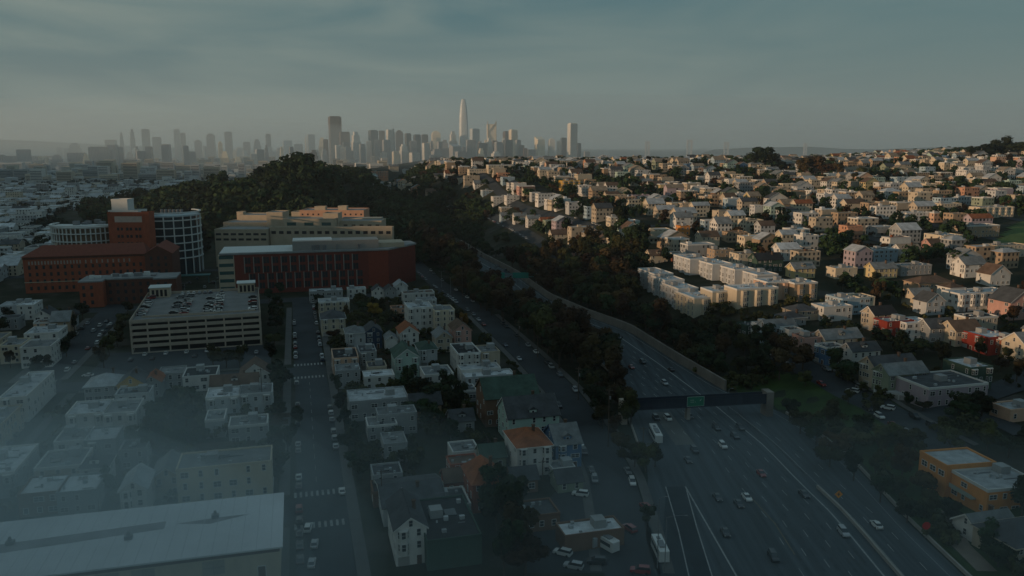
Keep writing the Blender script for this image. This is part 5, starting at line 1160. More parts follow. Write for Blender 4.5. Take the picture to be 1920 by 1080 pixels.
# right bank above the retaining wall
y = 312
while y < 640:
    x = rt(y) + 7; xe = rt(y) + 56 - max(0, 345 - y) * .4 + max(0, min(45, (y - 400) * .3))
    while x < xe:
        if rt_.random() < .9 and not occupied(x, y, 5):
            lf_ = rt_.choice(('russet', 'dark green', 'dark green', 'olive', 'russet')); tree(x + rt_.uniform(-2, 2), y + rt_.uniform(-3, 3), rt_.uniform(12, 18) * (.8 if y < 380 else 1.15), lf_, f"{LW[lf_]} tree on the bank right of the freeway", 'trees on the right bank of the freeway', wide=1.15)
        x += 9.5
    y += 10.5 + max(0, y - 420) * .03
def ptree(px, py, h, leaf, label, group='trees in the streets and yards', wide=1.0, k=None):
    p = gp(px, py); tree(p.x, p.y, h, leaf, label, group, p.z, wide, k)
for px, py, h, lf_, w in [(1480, 790, 8, 'dark green', 1.2), (1500, 815, 9, 'olive', 1.3), (1530, 838, 9, 'dark green', 1.3), (1555, 880, 9, 'olive', 1.2), (1600, 905, 8, 'dark green', 1.2), (1650, 945, 8, 'dark green', 1.2), (1700, 985, 7, 'dark green', 1.2), (1620, 830, 9, 'dark green', 1.4), (1585, 715, 11, 'dark green', 1.3), (1560, 700, 10, 'dark green', 1.2), (1800, 790, 9, 'dark green', 1.5), (1840, 782, 9, 'dark green', 1.4), (1700, 765, 5, 'dark green', 1.3), (1730, 775, 5, 'olive', 1.3), (1640, 780, 5, 'olive', 1), (1590, 760, 6, 'olive', 1), (1510, 725, 7, 'olive', 1.1),
                          (1560, 800, 9, 'olive', 1.2), (1600, 850, 10, 'olive', 1.4), (1650, 862, 11, 'olive', 1.4), (1700, 870, 11, 'olive', 1.3), (1570, 860, 9, 'russet', 1.2), (1690, 905, 10, 'russet', 1.2), (1730, 930, 9, 'russet', 1.1), (1640, 900, 8, 'olive', 1.2), (1745, 970, 7, 'olive', 1.1), (1780, 985, 7, 'dark green', 1.2), (1850, 1040, 8, 'dark green', 1.2), (1870, 1070, 8, 'dark green', 1.2), (1915, 975, 10, 'dark green', 1.1), (1945, 940, 10, 'dark green', 1.1), (1810, 800, 9, 'dark green', 1.3), (1850, 850, 9, 'olive', 1.3), (1890, 860, 9, 'dark green', 1.3), (1920, 850, 9, 'dark green', 1.3), (1780, 850, 8, 'olive', 1.3),
                          (1650, 650, 9, 'dark green', 1.4), (1690, 662, 9, 'dark green', 1.4), (1730, 668, 9, 'dark green', 1.3), (1765, 690, 10, 'dark green', 1.2), (1600, 640, 8, 'dark green', 1.3), (1625, 668, 8, 'dark green', 1.2), (1835, 672, 8, 'olive', 1.1), (1875, 700, 8, 'russet', 1.1), (1905, 720, 9, 'russet', 1.1), (1885, 690, 8, 'olive', 1.0), (1545, 620, 6, 'dark green', 1.2), (1355, 590, 9, 'dark green', 1.1), (1480, 565, 6, 'dark green', 1.2), (1520, 560, 7, 'dark green', 1.3), (1580, 545, 8, 'dark green', 1.4),
                          (1650, 560, 13, 'russet', 1.0), (1640, 575, 12, 'russet', 1.0), (1850, 570, 8, 'dark green', 1.2), (1370, 585, 8, 'dark green', 1.1), (1900, 605, 9, 'russet', 1.2), (1920, 560, 9, 'russet', 1.2)]:
    ptree(px, py, h, lf_, f"{LW[lf_]} tree among the right-hand houses", 'trees right of the freeway', w)
for px, py, h, lf_, w in [(1385, 318, 18, 'dark green', 1.4), (1412, 320, 22, 'dark green', 1.4), (1448, 320, 24, 'dark green', 1.4), (1465, 322, 16, 'dark green', 1.4), (1508, 332, 24, 'russet', 1.4), (1545, 332, 24, 'russet', 1.4), (1575, 335, 18, 'russet', 1.4), (1615, 338, 16, 'olive', 1.5), (1660, 345, 16, 'dark green', 1.5), (1345, 335, 14, 'dark green', 1.4), (1300, 320, 13, 'russet', 1.3), (1245, 318, 13, 'dark green', 1.3), (1215, 312, 15, 'russet', .9), (1430, 316, 34, 'dark green', 1.35), (1405, 312, 18, 'dark green', 1.3), (1525, 330, 36, 'russet', 1.2), (1560, 316, 14, 'russet', 1.1), (858, 322, 15, 'dark green', .8), (740, 322, 16, 'dark green', 1.2), (1380, 312, 13, 'dark green', 1.3), (1640, 312, 12, 'olive', 1.4), (1600, 345, 13, 'olive', 1.3), (1825, 302, 22, 'dark green', 1.6), (1850, 300, 27, 'dark green', 1.6), (1880, 298, 31, 'dark green', 1.6), (1905, 297, 34, 'dark green', 1.5), (1940, 296, 36, 'dark green', 1.5), (1640, 540, 9, 'olive', 1.1)]:
    ptree(px, py, h, lf_, f"{'big' if h > 20 else 'small'} {LW[lf_]} tree standing on the ridge line", 'trees on the ridge line', w)
for px, py, h, lf_, w in [(700, 598, 10, 'orange', 1.1), (715, 590, 9, 'olive', 1.1), (680, 585, 9, 'dark green', 1.1), (870, 620, 9, 'orange', 1.0), (860, 610, 9, 'olive', 1.0), (745, 612, 8, 'dark green', 1.2), (650, 600, 8, 'russet', 1.0), (625, 640, 8, 'russet', 1.0), (765, 745, 11, 'dark green', 1.1), (790, 760, 11, 'dark green', 1.2), (815, 775, 12, 'dark green', 1.2), (835, 745, 10, 'dark green', 1.1), (780, 790, 10, 'dark green', 1.1), (850, 790, 10, 'dark green', 1.1), (810, 815, 11, 'dark green', 1.1), (845, 830, 9, 'dark green', 1.0), (860, 765, 10, 'dark green', 1),
                          (930, 1000, 15, 'dark green', .9), (950, 1020, 15, 'dark green', .9), (925, 960, 13, 'dark green', .9), (955, 970, 12, 'dark green', 1.0), (970, 1050, 13, 'russet', 1.1), (985, 1090, 12, 'russet', 1.1), (945, 1085, 12, 'dark green', 1.0), (1210, 890, 9, 'olive', 1.2), (1190, 880, 9, 'olive', 1.1), (1228, 880, 7, 'olive', 1), (1165, 850, 8, 'russet', 1.1), (1150, 830, 8, 'russet', 1.0), (1215, 990, 6, 'olive', 1.0),
                          (520, 620, 9, 'dark green', 1.1), (512, 600, 9, 'dark green', 1.1), (515, 650, 9, 'olive', 1.1), (510, 680, 9, 'dark green', 1.1), (520, 580, 9, 'dark green', 1.1), (520, 720, 11, 'dark green', 1.1), (525, 745, 10, 'dark green', 1.0), (600, 570, 8, 'dark green', 1.1), (595, 590, 7, 'dark green', 1.0), (525, 555, 9, 'dark green', 1.0), (505, 565, 9, 'dark green', 1.0),
                          (400, 690, 10, 'olive', 1.2), (425, 690, 10, 'olive', 1.3), (450, 690, 9, 'olive', 1.2), (205, 668, 10, 'olive', 1.1), (220, 650, 9, 'olive', 1.1), (228, 630, 9, 'olive', 1.1), (235, 610, 9, 'olive', 1.1), (195, 690, 9, 'russet', 1.1), (240, 590, 8, 'olive', 1.1), (75, 705, 10, 'dark green', 1.1), (125, 670, 9, 'dark green', 1.2), (130, 645, 9, 'dark green', 1.2), (140, 622, 9, 'dark green', 1.2), (155, 600, 10, 'dark green', 1.1), (0, 625, 9, 'dark green', 1.5), (15, 610, 9, 'dark green', 1.5), (30, 615, 8, 'dark green', 1.3), (50, 590, 7, 'russet', 1.2), (20, 690, 8, 'russet', .8),
                          (290, 800, 10, 'dark green', 1.2), (320, 790, 10, 'dark green', 1.3), (350, 800, 10, 'dark green', 1.2), (300, 840, 10, 'dark green', 1.1), (360, 770, 9, 'dark green', 1.2), (330, 850, 9, 'dark green', 1.2), (275, 860, 9, 'dark green', 1.1), (370, 840, 9, 'dark green', 1.1), (360, 905, 8, 'dark green', 1.0), (400, 915, 8, 'dark green', 1.0), (440, 920, 7, 'dark green', 1.0), (200, 930, 8, 'dark green', 1.0), (290, 930, 7, 'dark green', 1.0), (540, 850, 9, 'dark green', 1.0), (525, 900, 9, 'dark green', 1.0), (560, 800, 8, 'dark green', .9), (665, 840, 8, 'dark green', .9), (680, 900, 8, 'dark green', .9)]:
    zone = 'in the central blocks' if 560 < px < 900 else 'near the side street' if px >= 900 else 'beside the parking garage' if py < 700 and px > 180 else 'in the left blocks'
    ptree(px, py, h, lf_, f"{LW[lf_]} tree {zone}", 'trees in the streets and yards', w)
# woods: too many crowns to count
wv, wf = [], []
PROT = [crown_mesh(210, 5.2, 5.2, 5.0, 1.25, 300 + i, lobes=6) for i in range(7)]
def wood_at(x, y, s, V, F, z=None):
    v, f = rt_.choice(PROT); c = rt_.uniform(0, 6.28); cs, sn = math.cos(c) * s, math.sin(c) * s; z = (ter(x, y) if z is None else z) + 5.2 * s; j = len(V)
    V += [(x + a * cs - b * sn, y + a * sn + b * cs, z + q * s) for a, b, q in v]; F += [tuple(j + k for k in q) for q in f]
n = 0
for _ in range(9000):
    y = rt_.uniform(640, 1560); x = rt_.uniform(-680, 60)
    px, py, f = proj(x, y, ter(x, y) + 8)
    left = x < lf(y) - 5
    z = ter(x, y)
    if left and (z > 4 or (x > lf(y) - 70 and y > 600) or (820 < y < 900 and px > 430)) and not occupied(x, y, 3):
        if 415 < px < 530 and 330 < py < 352: continue
        if px < 300 and rt_.random() < .6: continue
        if px > 690 and 296 < py < 352 and rt_.random() < .85: continue
        if px > 690 and 352 <= py < 400 and rt_.random() < .5: continue
        wood_at(x, y, rt_.uniform(.9, 1.5) * (.62 if px > 690 and py < 400 else 1) * (1 + .8 * (noise.noise(Vector((x / 60, y / 60, 8))) > .1)), wv, wf); n += 1
    elif y > 905 and lf(y) - 8 < x < rt(y) + 8:
        if not occupied(x, y, 4) and (py > 355 or rt_.random() < .4): wood_at(x, y, rt_.uniform(1.0, 1.7), wv, wf); n += 1
    elif x > rt(y) + 6 and x < rt(y) + 62 + max(0, y - 800) * .10 and y > 600:
        if 900 < px < 1130 and 380 < py < 478 and rt_.random() < .8: continue
        a, b = gp(905, 395)[:2]
        if occupied(x, y, 4): continue
        if 925 < px < 1070 and 398 < py < 500 and abs((py - 425) - (px - 960) * .62) < 22: continue
        if rt_.random() < (.75 if py > 352 else .3): wood_at(x, y, rt_.uniform(.8, 1.5), wv, wf); n += 1
print('WOOD', n)
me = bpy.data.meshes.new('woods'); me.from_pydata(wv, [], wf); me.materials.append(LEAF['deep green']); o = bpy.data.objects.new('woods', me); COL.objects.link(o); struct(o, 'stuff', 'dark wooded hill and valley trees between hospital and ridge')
wv, wf = [], []; n = 0
wr_, wr_f = [], []
for _ in range(7800):
    y = 400 + 1250 * rt_.random() ** .8; x = rt_.uniform(-250, 1050); px, py, f = proj(x, y, ter(x, y) + 6)
    if x < rt(y) + 60 or not (600 < px < 1990) or occupied(x, y, 2.2): continue
    u, v = to_uv(x, y)
    if min(abs(u - q) for q in HU) < 7.5 or (v % 160) < 6: continue
    if noise.noise(Vector((x / 70, y / 70, 9))) < -.08 and rt_.random() < .6: continue
    if px > 1835 and 395 < py < 470: continue
    if 1200 < px < 1545 and 490 < py < 612: continue
    (wood_at(x, y, rt_.uniform(.5, 1.45), wv, wf) if rt_.random() < .65 else wood_at(x, y, rt_.uniform(.45, 1.1), wr_, wr_f)); n += 1
print('HILL TREES', n)
for V, F, nm, lb in ((wv, wf, 'dark green', 'dark green garden trees between the hillside houses'), (wr_, wr_f, 'russet', 'brownish garden trees between the hillside houses')):
    me = bpy.data.meshes.new('garden_trees'); me.from_pydata(V, [], F); me.materials.append(LEAF['deep green' if nm == 'dark green' else nm]); o = bpy.data.objects.new('garden_trees', me); COL.objects.link(o); struct(o, 'stuff', lb)
wv, wf = [], []
for _ in range(5200):
    y = 560 + 3000 * rt_.random() ** 1.5; x = rt_.uniform(-.72, -.12) * y; px, py, f = proj(x, y, 5)
    if ter(x, y) > 2 or px > 640 or occupied(x, y, 6): continue
    if y < 900 and px > 400: continue
    if noise.noise(Vector((x / 160, y / 220, 4))) < .05 and rt_.random() < .7: continue
    if y > 560 and y < 700 and x > -400: continue
    wood_at(x, y, rt_.uniform(.7, 1.2) * (1 + (y > 1800) * .3), wv, wf)
me = bpy.data.meshes.new('city_trees'); me.from_pydata(wv, [], wf); me.materials.append(LEAF['dark green']); o = bpy.data.objects.new('city_trees', me); COL.objects.link(o); struct(o, 'stuff', 'dark tree clumps scattered over the flat city')
wv, wf = [], []
for _ in range(5200):
    u, v = rt_.uniform(-190, 92), rt_.uniform(214, 530)
    if -10 < u < 14 or -118 < u < -86 or 334 < v < 358 or 200 < v < 219 or (u < -12 and 358 < v < 492) or (u < 14 and v > 498): continue
    x, y = uv(u, v)
    if x > rst_x(y) - 11 or occupied(x, y, 1.5): continue
    if noise.noise(Vector((x / 14, y / 14, 2))) < -.12: continue
    wood_at(x, y, rt_.uniform(.16, .55), wv, wf, 0)
for _ in range(2600):
    y = rt_.uniform(150, 420); x = rt_.uniform(rt(y) + 2, rt(y) + 60 if rt_.random() < .5 else rt(y) + 190)
    if occupied(x, y, 2): continue
    if noise.noise(Vector((x / 18, y / 18, 6))) < .02: continue
    px, py, f = proj(x, y, ter(x, y))
    if 1480 < px < 1960 and 690 < py < 860 and noise.noise(Vector((x / 18, y / 18, 6))) < .25: continue
    wood_at(x, y, rt_.uniform(.15, .6), wv, wf)
me = bpy.data.meshes.new('shrubs'); me.from_pydata(wv, [], wf); me.materials.append(LEAF['olive']); o = bpy.data.objects.new('shrubs', me); COL.objects.link(o); struct(o, 'stuff', 'dark shrubs and small trees filling the yards and banks')
# ================================================================= VEHICLES
PAINT = {'white': (.60, .60, .58), 'silver': (.34, .35, .36), 'grey': (.14, .145, .15), 'black': (.012, .013, .015), 'red': (.22, .02, .018), 'dark blue': (.02, .035, .07), 'dark': (.02, .022, .026)}
PM = {}
for k, c in PAINT.items():
    m = bpy.data.materials.new('car_paint_' + k.replace(' ', '_')); m.use_nodes = True; b = m.node_tree.nodes['Principled BSDF']; n_ = m.node_tree.nodes.new('ShaderNodeTexNoise'); n_.inputs['Scale'].default_value = 1.5
    r = m.node_tree.nodes.new('ShaderNodeValToRGB'); r.color_ramp.elements[0].color = (*[q * .85 for q in c], 1); r.color_ramp.elements[1].color = (*c, 1); m.node_tree.links.new(n_.outputs['Fac'], r.inputs[0]); m.node_tree.links.new(r.outputs[0], b.inputs['Base Color'])
    b.inputs['Roughness'].default_value = .3; b.inputs['Coat Weight'].default_value = .5; b.inputs['Coat Roughness'].default_value = .08; PM[k] = m
M_TYRE = mat('tyre_rubber', (.015, .015, .015), .9, .1); M_LAMP = mat('lamp_lens', (.5, .48, .42), .2, .05, spec=.6); M_TAIL = mat('tail_lens', (.18, .01, .01), .3, .05)
def hull(mb, secs, m):
    """loft of rectangular sections (y, halfwidth, z0, z1)"""
    i = len(mb.v)
    for y, hw, z0, z1 in secs: mb.v += [(-hw, y, z0), (hw, y, z0), (hw * .94, y, z1), (-hw * .94, y, z1)]
    for k in range(len(secs) - 1):
        a = i + 4 * k; b = a + 4
        for q in range(4): mb.f.append((a + q, a + (q + 1) % 4, b + (q + 1) % 4, b + q)); mb.m.append(m)
    mb.f.append((i + 3, i + 2, i + 1, i)); mb.m.append(m); e = i + 4 * (len(secs) - 1); mb.f.append((e, e + 1, e + 2, e + 3)); mb.m.append(m)
def car_bits(kind):
    body, glass, wheel, lamps, tails = MB(), MB(), [], MB(), MB()
    if kind == 'sedan':
        hull(body, [(-2.25, .80, .42, .78), (-2.1, .88, .28, .92), (-1.2, .90, .25, .98), (1.0, .90, .25, .95), (1.9, .86, .27, .80), (2.25, .76, .38, .66)], 0)
        hull(glass, [(-1.75, .70, .93, .97), (-1.05, .68, .93, 1.36), (.25, .68, .93, 1.38), (1.05, .72, .90, .95)], 0); hull(body, [(-1.1, .62, 1.365, 1.41), (.28, .62, 1.385, 1.43)], 0)
    else:
        hull(body, [(-2.3, .84, .45, 1.0), (-2.15, .92, .32, 1.08), (1.0, .93, .30, 1.08), (2.0, .90, .33, .98), (2.3, .80, .42, .80)], 0)
        hull(glass, [(-2.2, .76, 1.07, 1.12), (-2.0, .74, 1.07, 1.66), (.3, .74, 1.07, 1.68), (1.15, .80, 1.05, 1.10)], 0); hull(body, [(-2.05, .68, 1.665, 1.73), (.3, .68, 1.685, 1.74)], 0)
    for sx in (-1, 1):
        for y in (-1.38, 1.42):
            w_ = MB(); w_.bar((sx * .72, y, .33), (sx * .93, y, .33), .33, .33, 12); wheel.append(w_)
        lamps.box(sx * .62 - .16, sx * .62 + .16, 2.16, 2.27, .58, .72); tails.box(sx * .66 - .14, sx * .66 + .14, -2.28, -2.18, .70, .86)
    return body, glass, wheel, lamps, tails
CARP = {}
for kd in ('sedan', 'suv'):
    b, g_, w_, l_, t_ = car_bits(kd)
    CARP[kd] = (b.mesh('body', [PM['white']]), g_.mesh('windows', [M_GLASS]), [q.mesh('wheel', [M_TYRE]) for q in w_], l_.mesh('headlights', [M_LAMP]), t_.mesh('tail_lights', [M_TAIL]))
    b2 = MB()
    for src, mi in ((b, 0), (g_, 1), (l_, 3), (t_, 4)) + tuple((q, 2) for q in w_):
        i = len(b2.v); b2.v += src.v; b2.f += [tuple(i + k for k in f) for f in src.f]; b2.m += [mi] * len(src.f)
    CARP[kd + '1'] = b2.mesh('car', [PM['white'], M_GLASS, M_TYRE, M_LAMP, M_TAIL])
NCAR = 0
def car(x, y, z, rz, col, kd, label, group, parts=False, name='car', tilt=0, parent=None):
    global NCAR
    NCAR += 1
    if parts:
        t = empty(name, (x, y, z), rz); b = inst('body', CARP[kd][0], t); b.material_slots[0].link = 'OBJECT'; b.material_slots[0].material = PM[col]; inst('windows', CARP[kd][1], t)
        for q in CARP[kd][2]: inst('wheel', q, t)
        inst('headlights', CARP[kd][3], t); inst('tail_lights', CARP[kd][4], t)
    else:
        t = inst(name, CARP[kd + '1'], None, (x, y, z), rz); t.material_slots[0].link = 'OBJECT'; t.material_slots[0].material = PM[col]
    if tilt: t.rotation_euler[0] = tilt
    tag(t, label, 'car', group)
def fw_rz(t, y): return -math.atan2(interp(t, y + 10) - interp(t, y - 10), 20)
for px, py, col, kd, lab in [(1400, 941, 'white', 'sedan', 'white sedan in the middle lanes of the lower freeway'), (1385, 954, 'dark', 'sedan', 'dark sedan just behind the white sedan on the freeway'), (1345, 941, 'dark', 'sedan', 'dark sedan with pale headlights in the left freeway lane'),
                         (1427, 894, 'red', 'sedan', 'dark red car on the freeway, only red one below the footbridge'), (1507, 935, 'dark', 'sedan', 'dark sedan in the lane beside the white edge line'), (1581, 1006, 'silver', 'suv', 'silver car beside the white edge line near the bottom'), (1643, 988, 'white', 'sedan', 'white sedan on the far right roadway past the barrier'),
                         (1450, 1052, 'dark', 'suv', 'dark vehicle lowest on the freeway'), (1360, 1004, 'dark', 'sedan', 'dark car near the gore lines at the bottom left of freeway'), (1355, 841, 'white', 'suv', 'white car between dark ones midway down the freeway'), (1343, 808, 'dark', 'suv', 'dark SUV in the centre lanes just below the footbridge'),
                         (1388, 806, 'dark', 'suv', 'dark SUV touching the white edge line below the footbridge'), (1378, 822, 'dark', 'suv', 'dark car right of the white car below the footbridge'), (1293, 786, 'dark', 'sedan', 'dark car straight under the green sign'), (1252, 790, 'white', 'suv', 'white car just below the footbridge near the bus'),
                         (1230, 790, 'dark', 'suv', 'dark car between the bus and the white car'), (1302, 849, 'dark', 'suv', 'dark car on the pale patched lane'), (1290, 866, 'dark', 'sedan', 'faint dark car left of the white car on the freeway'), (1246, 722, 'silver', 'suv', 'silver-green car above the footbridge'), (1205, 682, 'dark', 'suv', 'dark SUV in the middle of the upper freeway'),
                         (1184, 692, 'red', 'sedan', 'dark red car on the upper freeway'), (1157, 662, 'dark', 'sedan', 'dark car on the upper freeway left lanes'), (1258, 697, 'dark', 'sedan', 'dark car beside the retaining wall'), (1143, 636, 'dark', 'sedan', 'dark car near the wall on the upper freeway'), (1075, 595, 'white', 'sedan', 'white car, farther of the two white ones near the green gantry'), (1093, 607, 'white', 'sedan', 'white car, nearer of the two by the green gantry'),
                         (1077, 614, 'dark', 'sedan', 'dark car left of the near white car'), (1045, 578, 'dark', 'sedan', 'dark car just before the green gantry'), (866, 462, 'silver', 'sedan', 'silver car far up the freeway before the valley trees'), (880, 476, 'dark', 'sedan', 'dark car far up the freeway')]:
    p = gp(px, py); car(p.x, p.y, .05, fw_rz(LN, p.y) + (math.pi if p.x < interp(LN, p.y) else 0), col, kd, lab, 'cars on the freeway', True)
cc = ['white'] * 3 + ['silver'] * 3 + ['grey'] * 4 + ['black'] * 4 + ['dark blue', 'red', 'dark', 'dark']
def park(pts, off, s0, s1, step, where, flat=True, prob=.75, zoff=.06, flip=0, mx=200):
    p = resample(pts, .5); L0 = 0; nxt = s0; k = 0
    for a, b in zip(p, p[1:]):
        L0 += (b - a).length
        if L0 >= nxt and L0 < s1 and k < mx:
            nxt = L0 + step * rt_.uniform(.95, 1.2); d = (b - a).normalized(); q = a + Vector((d.y, -d.x)) * off
            if rt_.random() > prob: continue
            col = rt_.choice(cc); z = 0 if flat else ter(q.x, q.y)
            tilt = 0 if flat else math.atan2(ter(q.x + d.x * 2, q.y + d.y * 2) - ter(q.x - d.x * 2, q.y - d.y * 2), 4)
            car(q.x, q.y, z + zoff, -math.atan2(d.x, d.y) + flip, col, rt_.choice(('sedan', 'suv')), f"{col} car parked {where}", 'parked cars', tilt=tilt * (-1 if flip else 1)); k += 1
park(CEN, -5.8, 30, 58, 6.2, 'at the left kerb near the bottom crosswalk'); park(CEN, 5.8, 66, 180, 6.2, 'on the middle street\'s right kerb', prob=.42); park(CEN, -5.8, 66, 180, 6.2, 'on the middle street\'s left kerb', prob=.5)
park(CEN, -5.8, 212, 355, 6.2, 'left of the street beside the garage', prob=.42); park(CEN, 5.8, 212, 355, 6.2, 'right of the street beside the garage', prob=.6)
park(LEFT, -6.2, 70, 205, 6.2, 'on the far left street\'s left kerb', prob=.42); park(LEFT, 6.2, 95, 205, 6.2, 'on the far left street\'s right kerb', prob=.5)
park(LEFT, -6.2, 235, 350, 6.2, 'left of the street by the clinic', prob=.42); park(LEFT, 6.2, 235, 350, 6.2, 'right of the street by the clinic', prob=.5)
park(RST, 5.3, 60, 470, 6.0, 'right of the tree-lined side street', prob=.42); park(RST, -5.3, 60, 470, 6.2, 'left of the tree-lined side street', prob=.3)
park([gp(*a) for a in HROADS[0][0]], 4.4, 8, 120, 7.5, 'on the street above the freeway bank', False, .6, .55); park([gp(*a) for a in HROADS[0][0]], -4.4, 8, 150, 9, 'on the freeway side of the upper street', False, .5, .55)
park([gp(905, 395), gp(960, 425), gp(1030, 468), gp(1060, 500)], 4.2, 4, 300, 6.5, 'on the frontage street below the hillside', False, .8, .6, mx=26)
for k, u in enumerate(HU[:3]):
    park([uv(u, v) for v in range(560, 900, 10)], 4.2, 0, 330, 8, 'on a steep hillside street', False, .5, .55, mx=8)
# street cars placed one by one
for px, py, col, kd, lab, rz in [(188, 612, 'white', 'suv', 'white car driving down the far left street', A15), (176, 622, 'silver', 'suv', 'silver car at the kerb left of the driving white car', A15), (183, 645, 'white', 'suv', 'large white van-like car on the far left street beside the olive trees', A15), (200, 604, 'dark', 'sedan', 'dark car with headlights at the top of the far left street', A15 + math.pi),
                                 (165, 706, 'white', 'sedan', 'white car turning at the misty left crossing', A15 + 1.4), (578, 994, 'white', 'suv', 'white car just below the lower crosswalk', .1), (590, 1024, 'silver', 'sedan', 'silver car at the bottom of the middle street', .15), (585, 1060, 'silver', 'sedan', 'faint silver car lowest on the middle street', .15),
                                 (1598, 740, 'white', 'suv', 'white SUV parked below the gabled houses', .9), (1664, 774, 'white', 'suv', 'white car near the pale garage doors', .9), (1783, 776, 'white', 'sedan', 'white car beside the street tree right of the mauve building', -.7)]:
    p = gp(px, py); car(p.x, p.y, p.z + (.07 if px < 1300 else .5), rz, col, kd, lab, 'cars in the streets', True)
# cars on the garage roof
gm = GAR_O.rotation_euler[2]; gx, gy = GAR_O.location[0], GAR_O.location[1]
def on_roof(a, b): return gx + a * math.cos(gm) - b * math.sin(gm), gy + a * math.sin(gm) + b * math.cos(gm)
for c, wh, pr in ((3.0, 'in the left column', .62), (17.6, 'in the left middle column', .2), (22.4, 'in the left middle column', .45), (33.2, 'in the right middle column', .4), (38.0, 'in the right middle column', .65), (54.5, 'in the right column', .4)):
    for q in range(20):
        if rt_.random() > pr: continue
        x, y = on_roof(c, 15.4 + q * 2.65); col = rt_.choice(cc)
        car(x, y, GH + .02, gm + R(90) * rt_.choice((-1, 1)), col, rt_.choice(('sedan', 'suv')), f"{col} car on the garage roof {wh}", 'cars on the garage roof')
for q in range(8):
    if rt_.random() < .3: continue
    x, y = on_roof(18 + q * 2.9, GD - 4); col = rt_.choice(cc); car(x, y, GH + .02, gm, col, 'sedan', f"{col} car on the garage roof along the back wall", 'cars on the garage roof')
for q in range(14):
    x, y = uv(-75 + q * 4.5, 383 + (q % 2) * 9); col = rt_.choice(cc)
    if rt_.random() < .7: car(x, y, .04, A15, col, 'sedan', f"{col} car in the small lot below the garage", 'parked cars')
for q in range(10):
    p = gp(300 + q * 14, 540 - (q % 3) * 8); col = rt_.choice(cc); car(p.x, p.y, .1, A15 + rt_.choice((0, 1.57)), col, 'suv', f"{col} car on the hospital forecourt", 'parked cars')
# bus, trailers, truck
def big(name, px, py, rz, L_, w, h, col, label, cat, zo=.06):
    p = gp(px, py); t = empty(name, (p.x, p.y, p.z + zo), rz); tag(t, label, cat)
    b = MB(); hull(b, [(-L_ / 2, w / 2 - .1, .5, h - .15), (-L_ / 2 + .2, w / 2, .4, h), (L_ / 2 - .4, w / 2, .4, h), (L_ / 2, w / 2 - .12, .45, h - .5)], 0); b.build('body', col, t)
    g = MB(); g.box(-w / 2 - .03, -w / 2 - .005, -L_ / 2 + .8, L_ / 2 - .9, h * .5, h * .78); g.box(w / 2 + .005, w / 2 + .03, -L_ / 2 + .8, L_ / 2 - .9, h * .5, h * .78); g.box(-w / 2 + .2, w / 2 - .2, L_ / 2 - .16, L_ / 2 + .02, h * .42, h * .76); g.build('windows', M_GLASS, t)
    r = MB(); r.box(-.7, .7, -L_ * .3, L_ * .05, h + .01, h + .3); r.box(-.4, .4, L_ * .15, L_ * .28, h + .01, h + .22); r.build('roof_unit', M_STEEL, t)
    for sx in (-1, 1):
        for y in (-L_ * .3, L_ * .32): q = MB(); q.bar((sx * (w / 2 - .35), y, .48), (sx * (w / 2 - .02), y, .48), .48, .48, 12); q.build('wheel', M_TYRE, t)
    return t
big('bus', 1229, 822, fw_rz(LF, 262) + R(2), 12, 2.55, 3.1, PM['white'], 'white city bus with a long pale roof at the left edge of the freeway', 'bus')
big('travel_trailer', 1098, 1022, R(38), 8, 2.3, 2.9, PM['silver'], 'narrower grey caravan parked in the yard beside the long white shed', 'caravan'); big('travel_trailer', 1131, 1026, R(36), 9, 2.5, 3.0, PM['white'], 'larger white caravan parked in the yard, right of the narrower one', 'caravan')
big('box_truck', 1237, 1042, R(3), 9, 2.5, 3.2, PM['white'], 'white box truck parked beside the freeway pole at the bottom', 'truck')
for px, py, col, lab, rz in ((1055, 1045, 'white', 'white car in the yard left of the caravans', 1.1), (1075, 1072, 'silver', 'silver car lowest in the yard', 1.2), (1118, 1060, 'dark', 'dark car in the yard below the caravans', 1.5), (1200, 1078, 'red', 'red car at the bottom edge of the yard', 1.4), (1088, 930, 'white', 'pale van in the yard above the long shed', 1.3), (1180, 1000, 'red', 'red pickup-like car right of the long white shed', .5), (1210, 955, 'red', 'small red car by the freeway pole', .3)):
    p = gp(px, py); car(p.x, p.y, .06, rz, col, 'suv', lab, 'cars in the yard', True)
front(1056, 1175, 1002, 4, 7, 'flat', 'brown', 'white', label='long low shed with a white roof in the yard at the bottom', cat='building', name='shed', win='')
for (u0, u1, v0, v1, wh) in ((22, 84, 222, 510, 'in the central blocks'), (-86, -14, 224, 328, 'in the left blocks')):
    n = 0
    for _ in range(400):
        if n >= 26: break
        u, v = rt_.uniform(u0, u1), rt_.uniform(v0, v1); hz = rt_.random() < .6; L_ = rt_.uniform(8, 17); x, y = uv(u, v); x2, y2 = uv(u + (L_ if hz else 0), v + (0 if hz else L_)); xm, ym = (x + x2) / 2, (y + y2) / 2
        if any(occupied(a_, b_, .6) for a_, b_ in ((x, y), (x2, y2), (xm, ym))) or x2 > rst_x(y2) - 11: continue
        t = empty('wooden_fence', (x, y, 0), A15 + (0 if hz else math.pi / 2)); tag(t, f'weathered board fence between the yards {wh}', 'fence', 'yard fences'); n += 1
        q = MB(); q.box(0, L_, -.03, .03, .1, 1.8); q.build('boards', M_WOOD, t)
        for k in range(int(L_ / 2.4) + 1): q = MB(); q.box(k * 2.4 - .06, k * 2.4 + .06, .031, .15, 0, 1.95); q.build('post', M_WOOD, t)
for k in range(11):
    v = 226 + k * 10 + rt_.uniform(-2, 2)
    for u in (-8.6, 12.6):
        if rt_.random() < .62: x, y = uv(u, v); tree(x, y, rt_.uniform(5.5, 8.5), 'dark green', 'small street tree on the kerb of the middle street', 'trees in the streets and yards', 0)
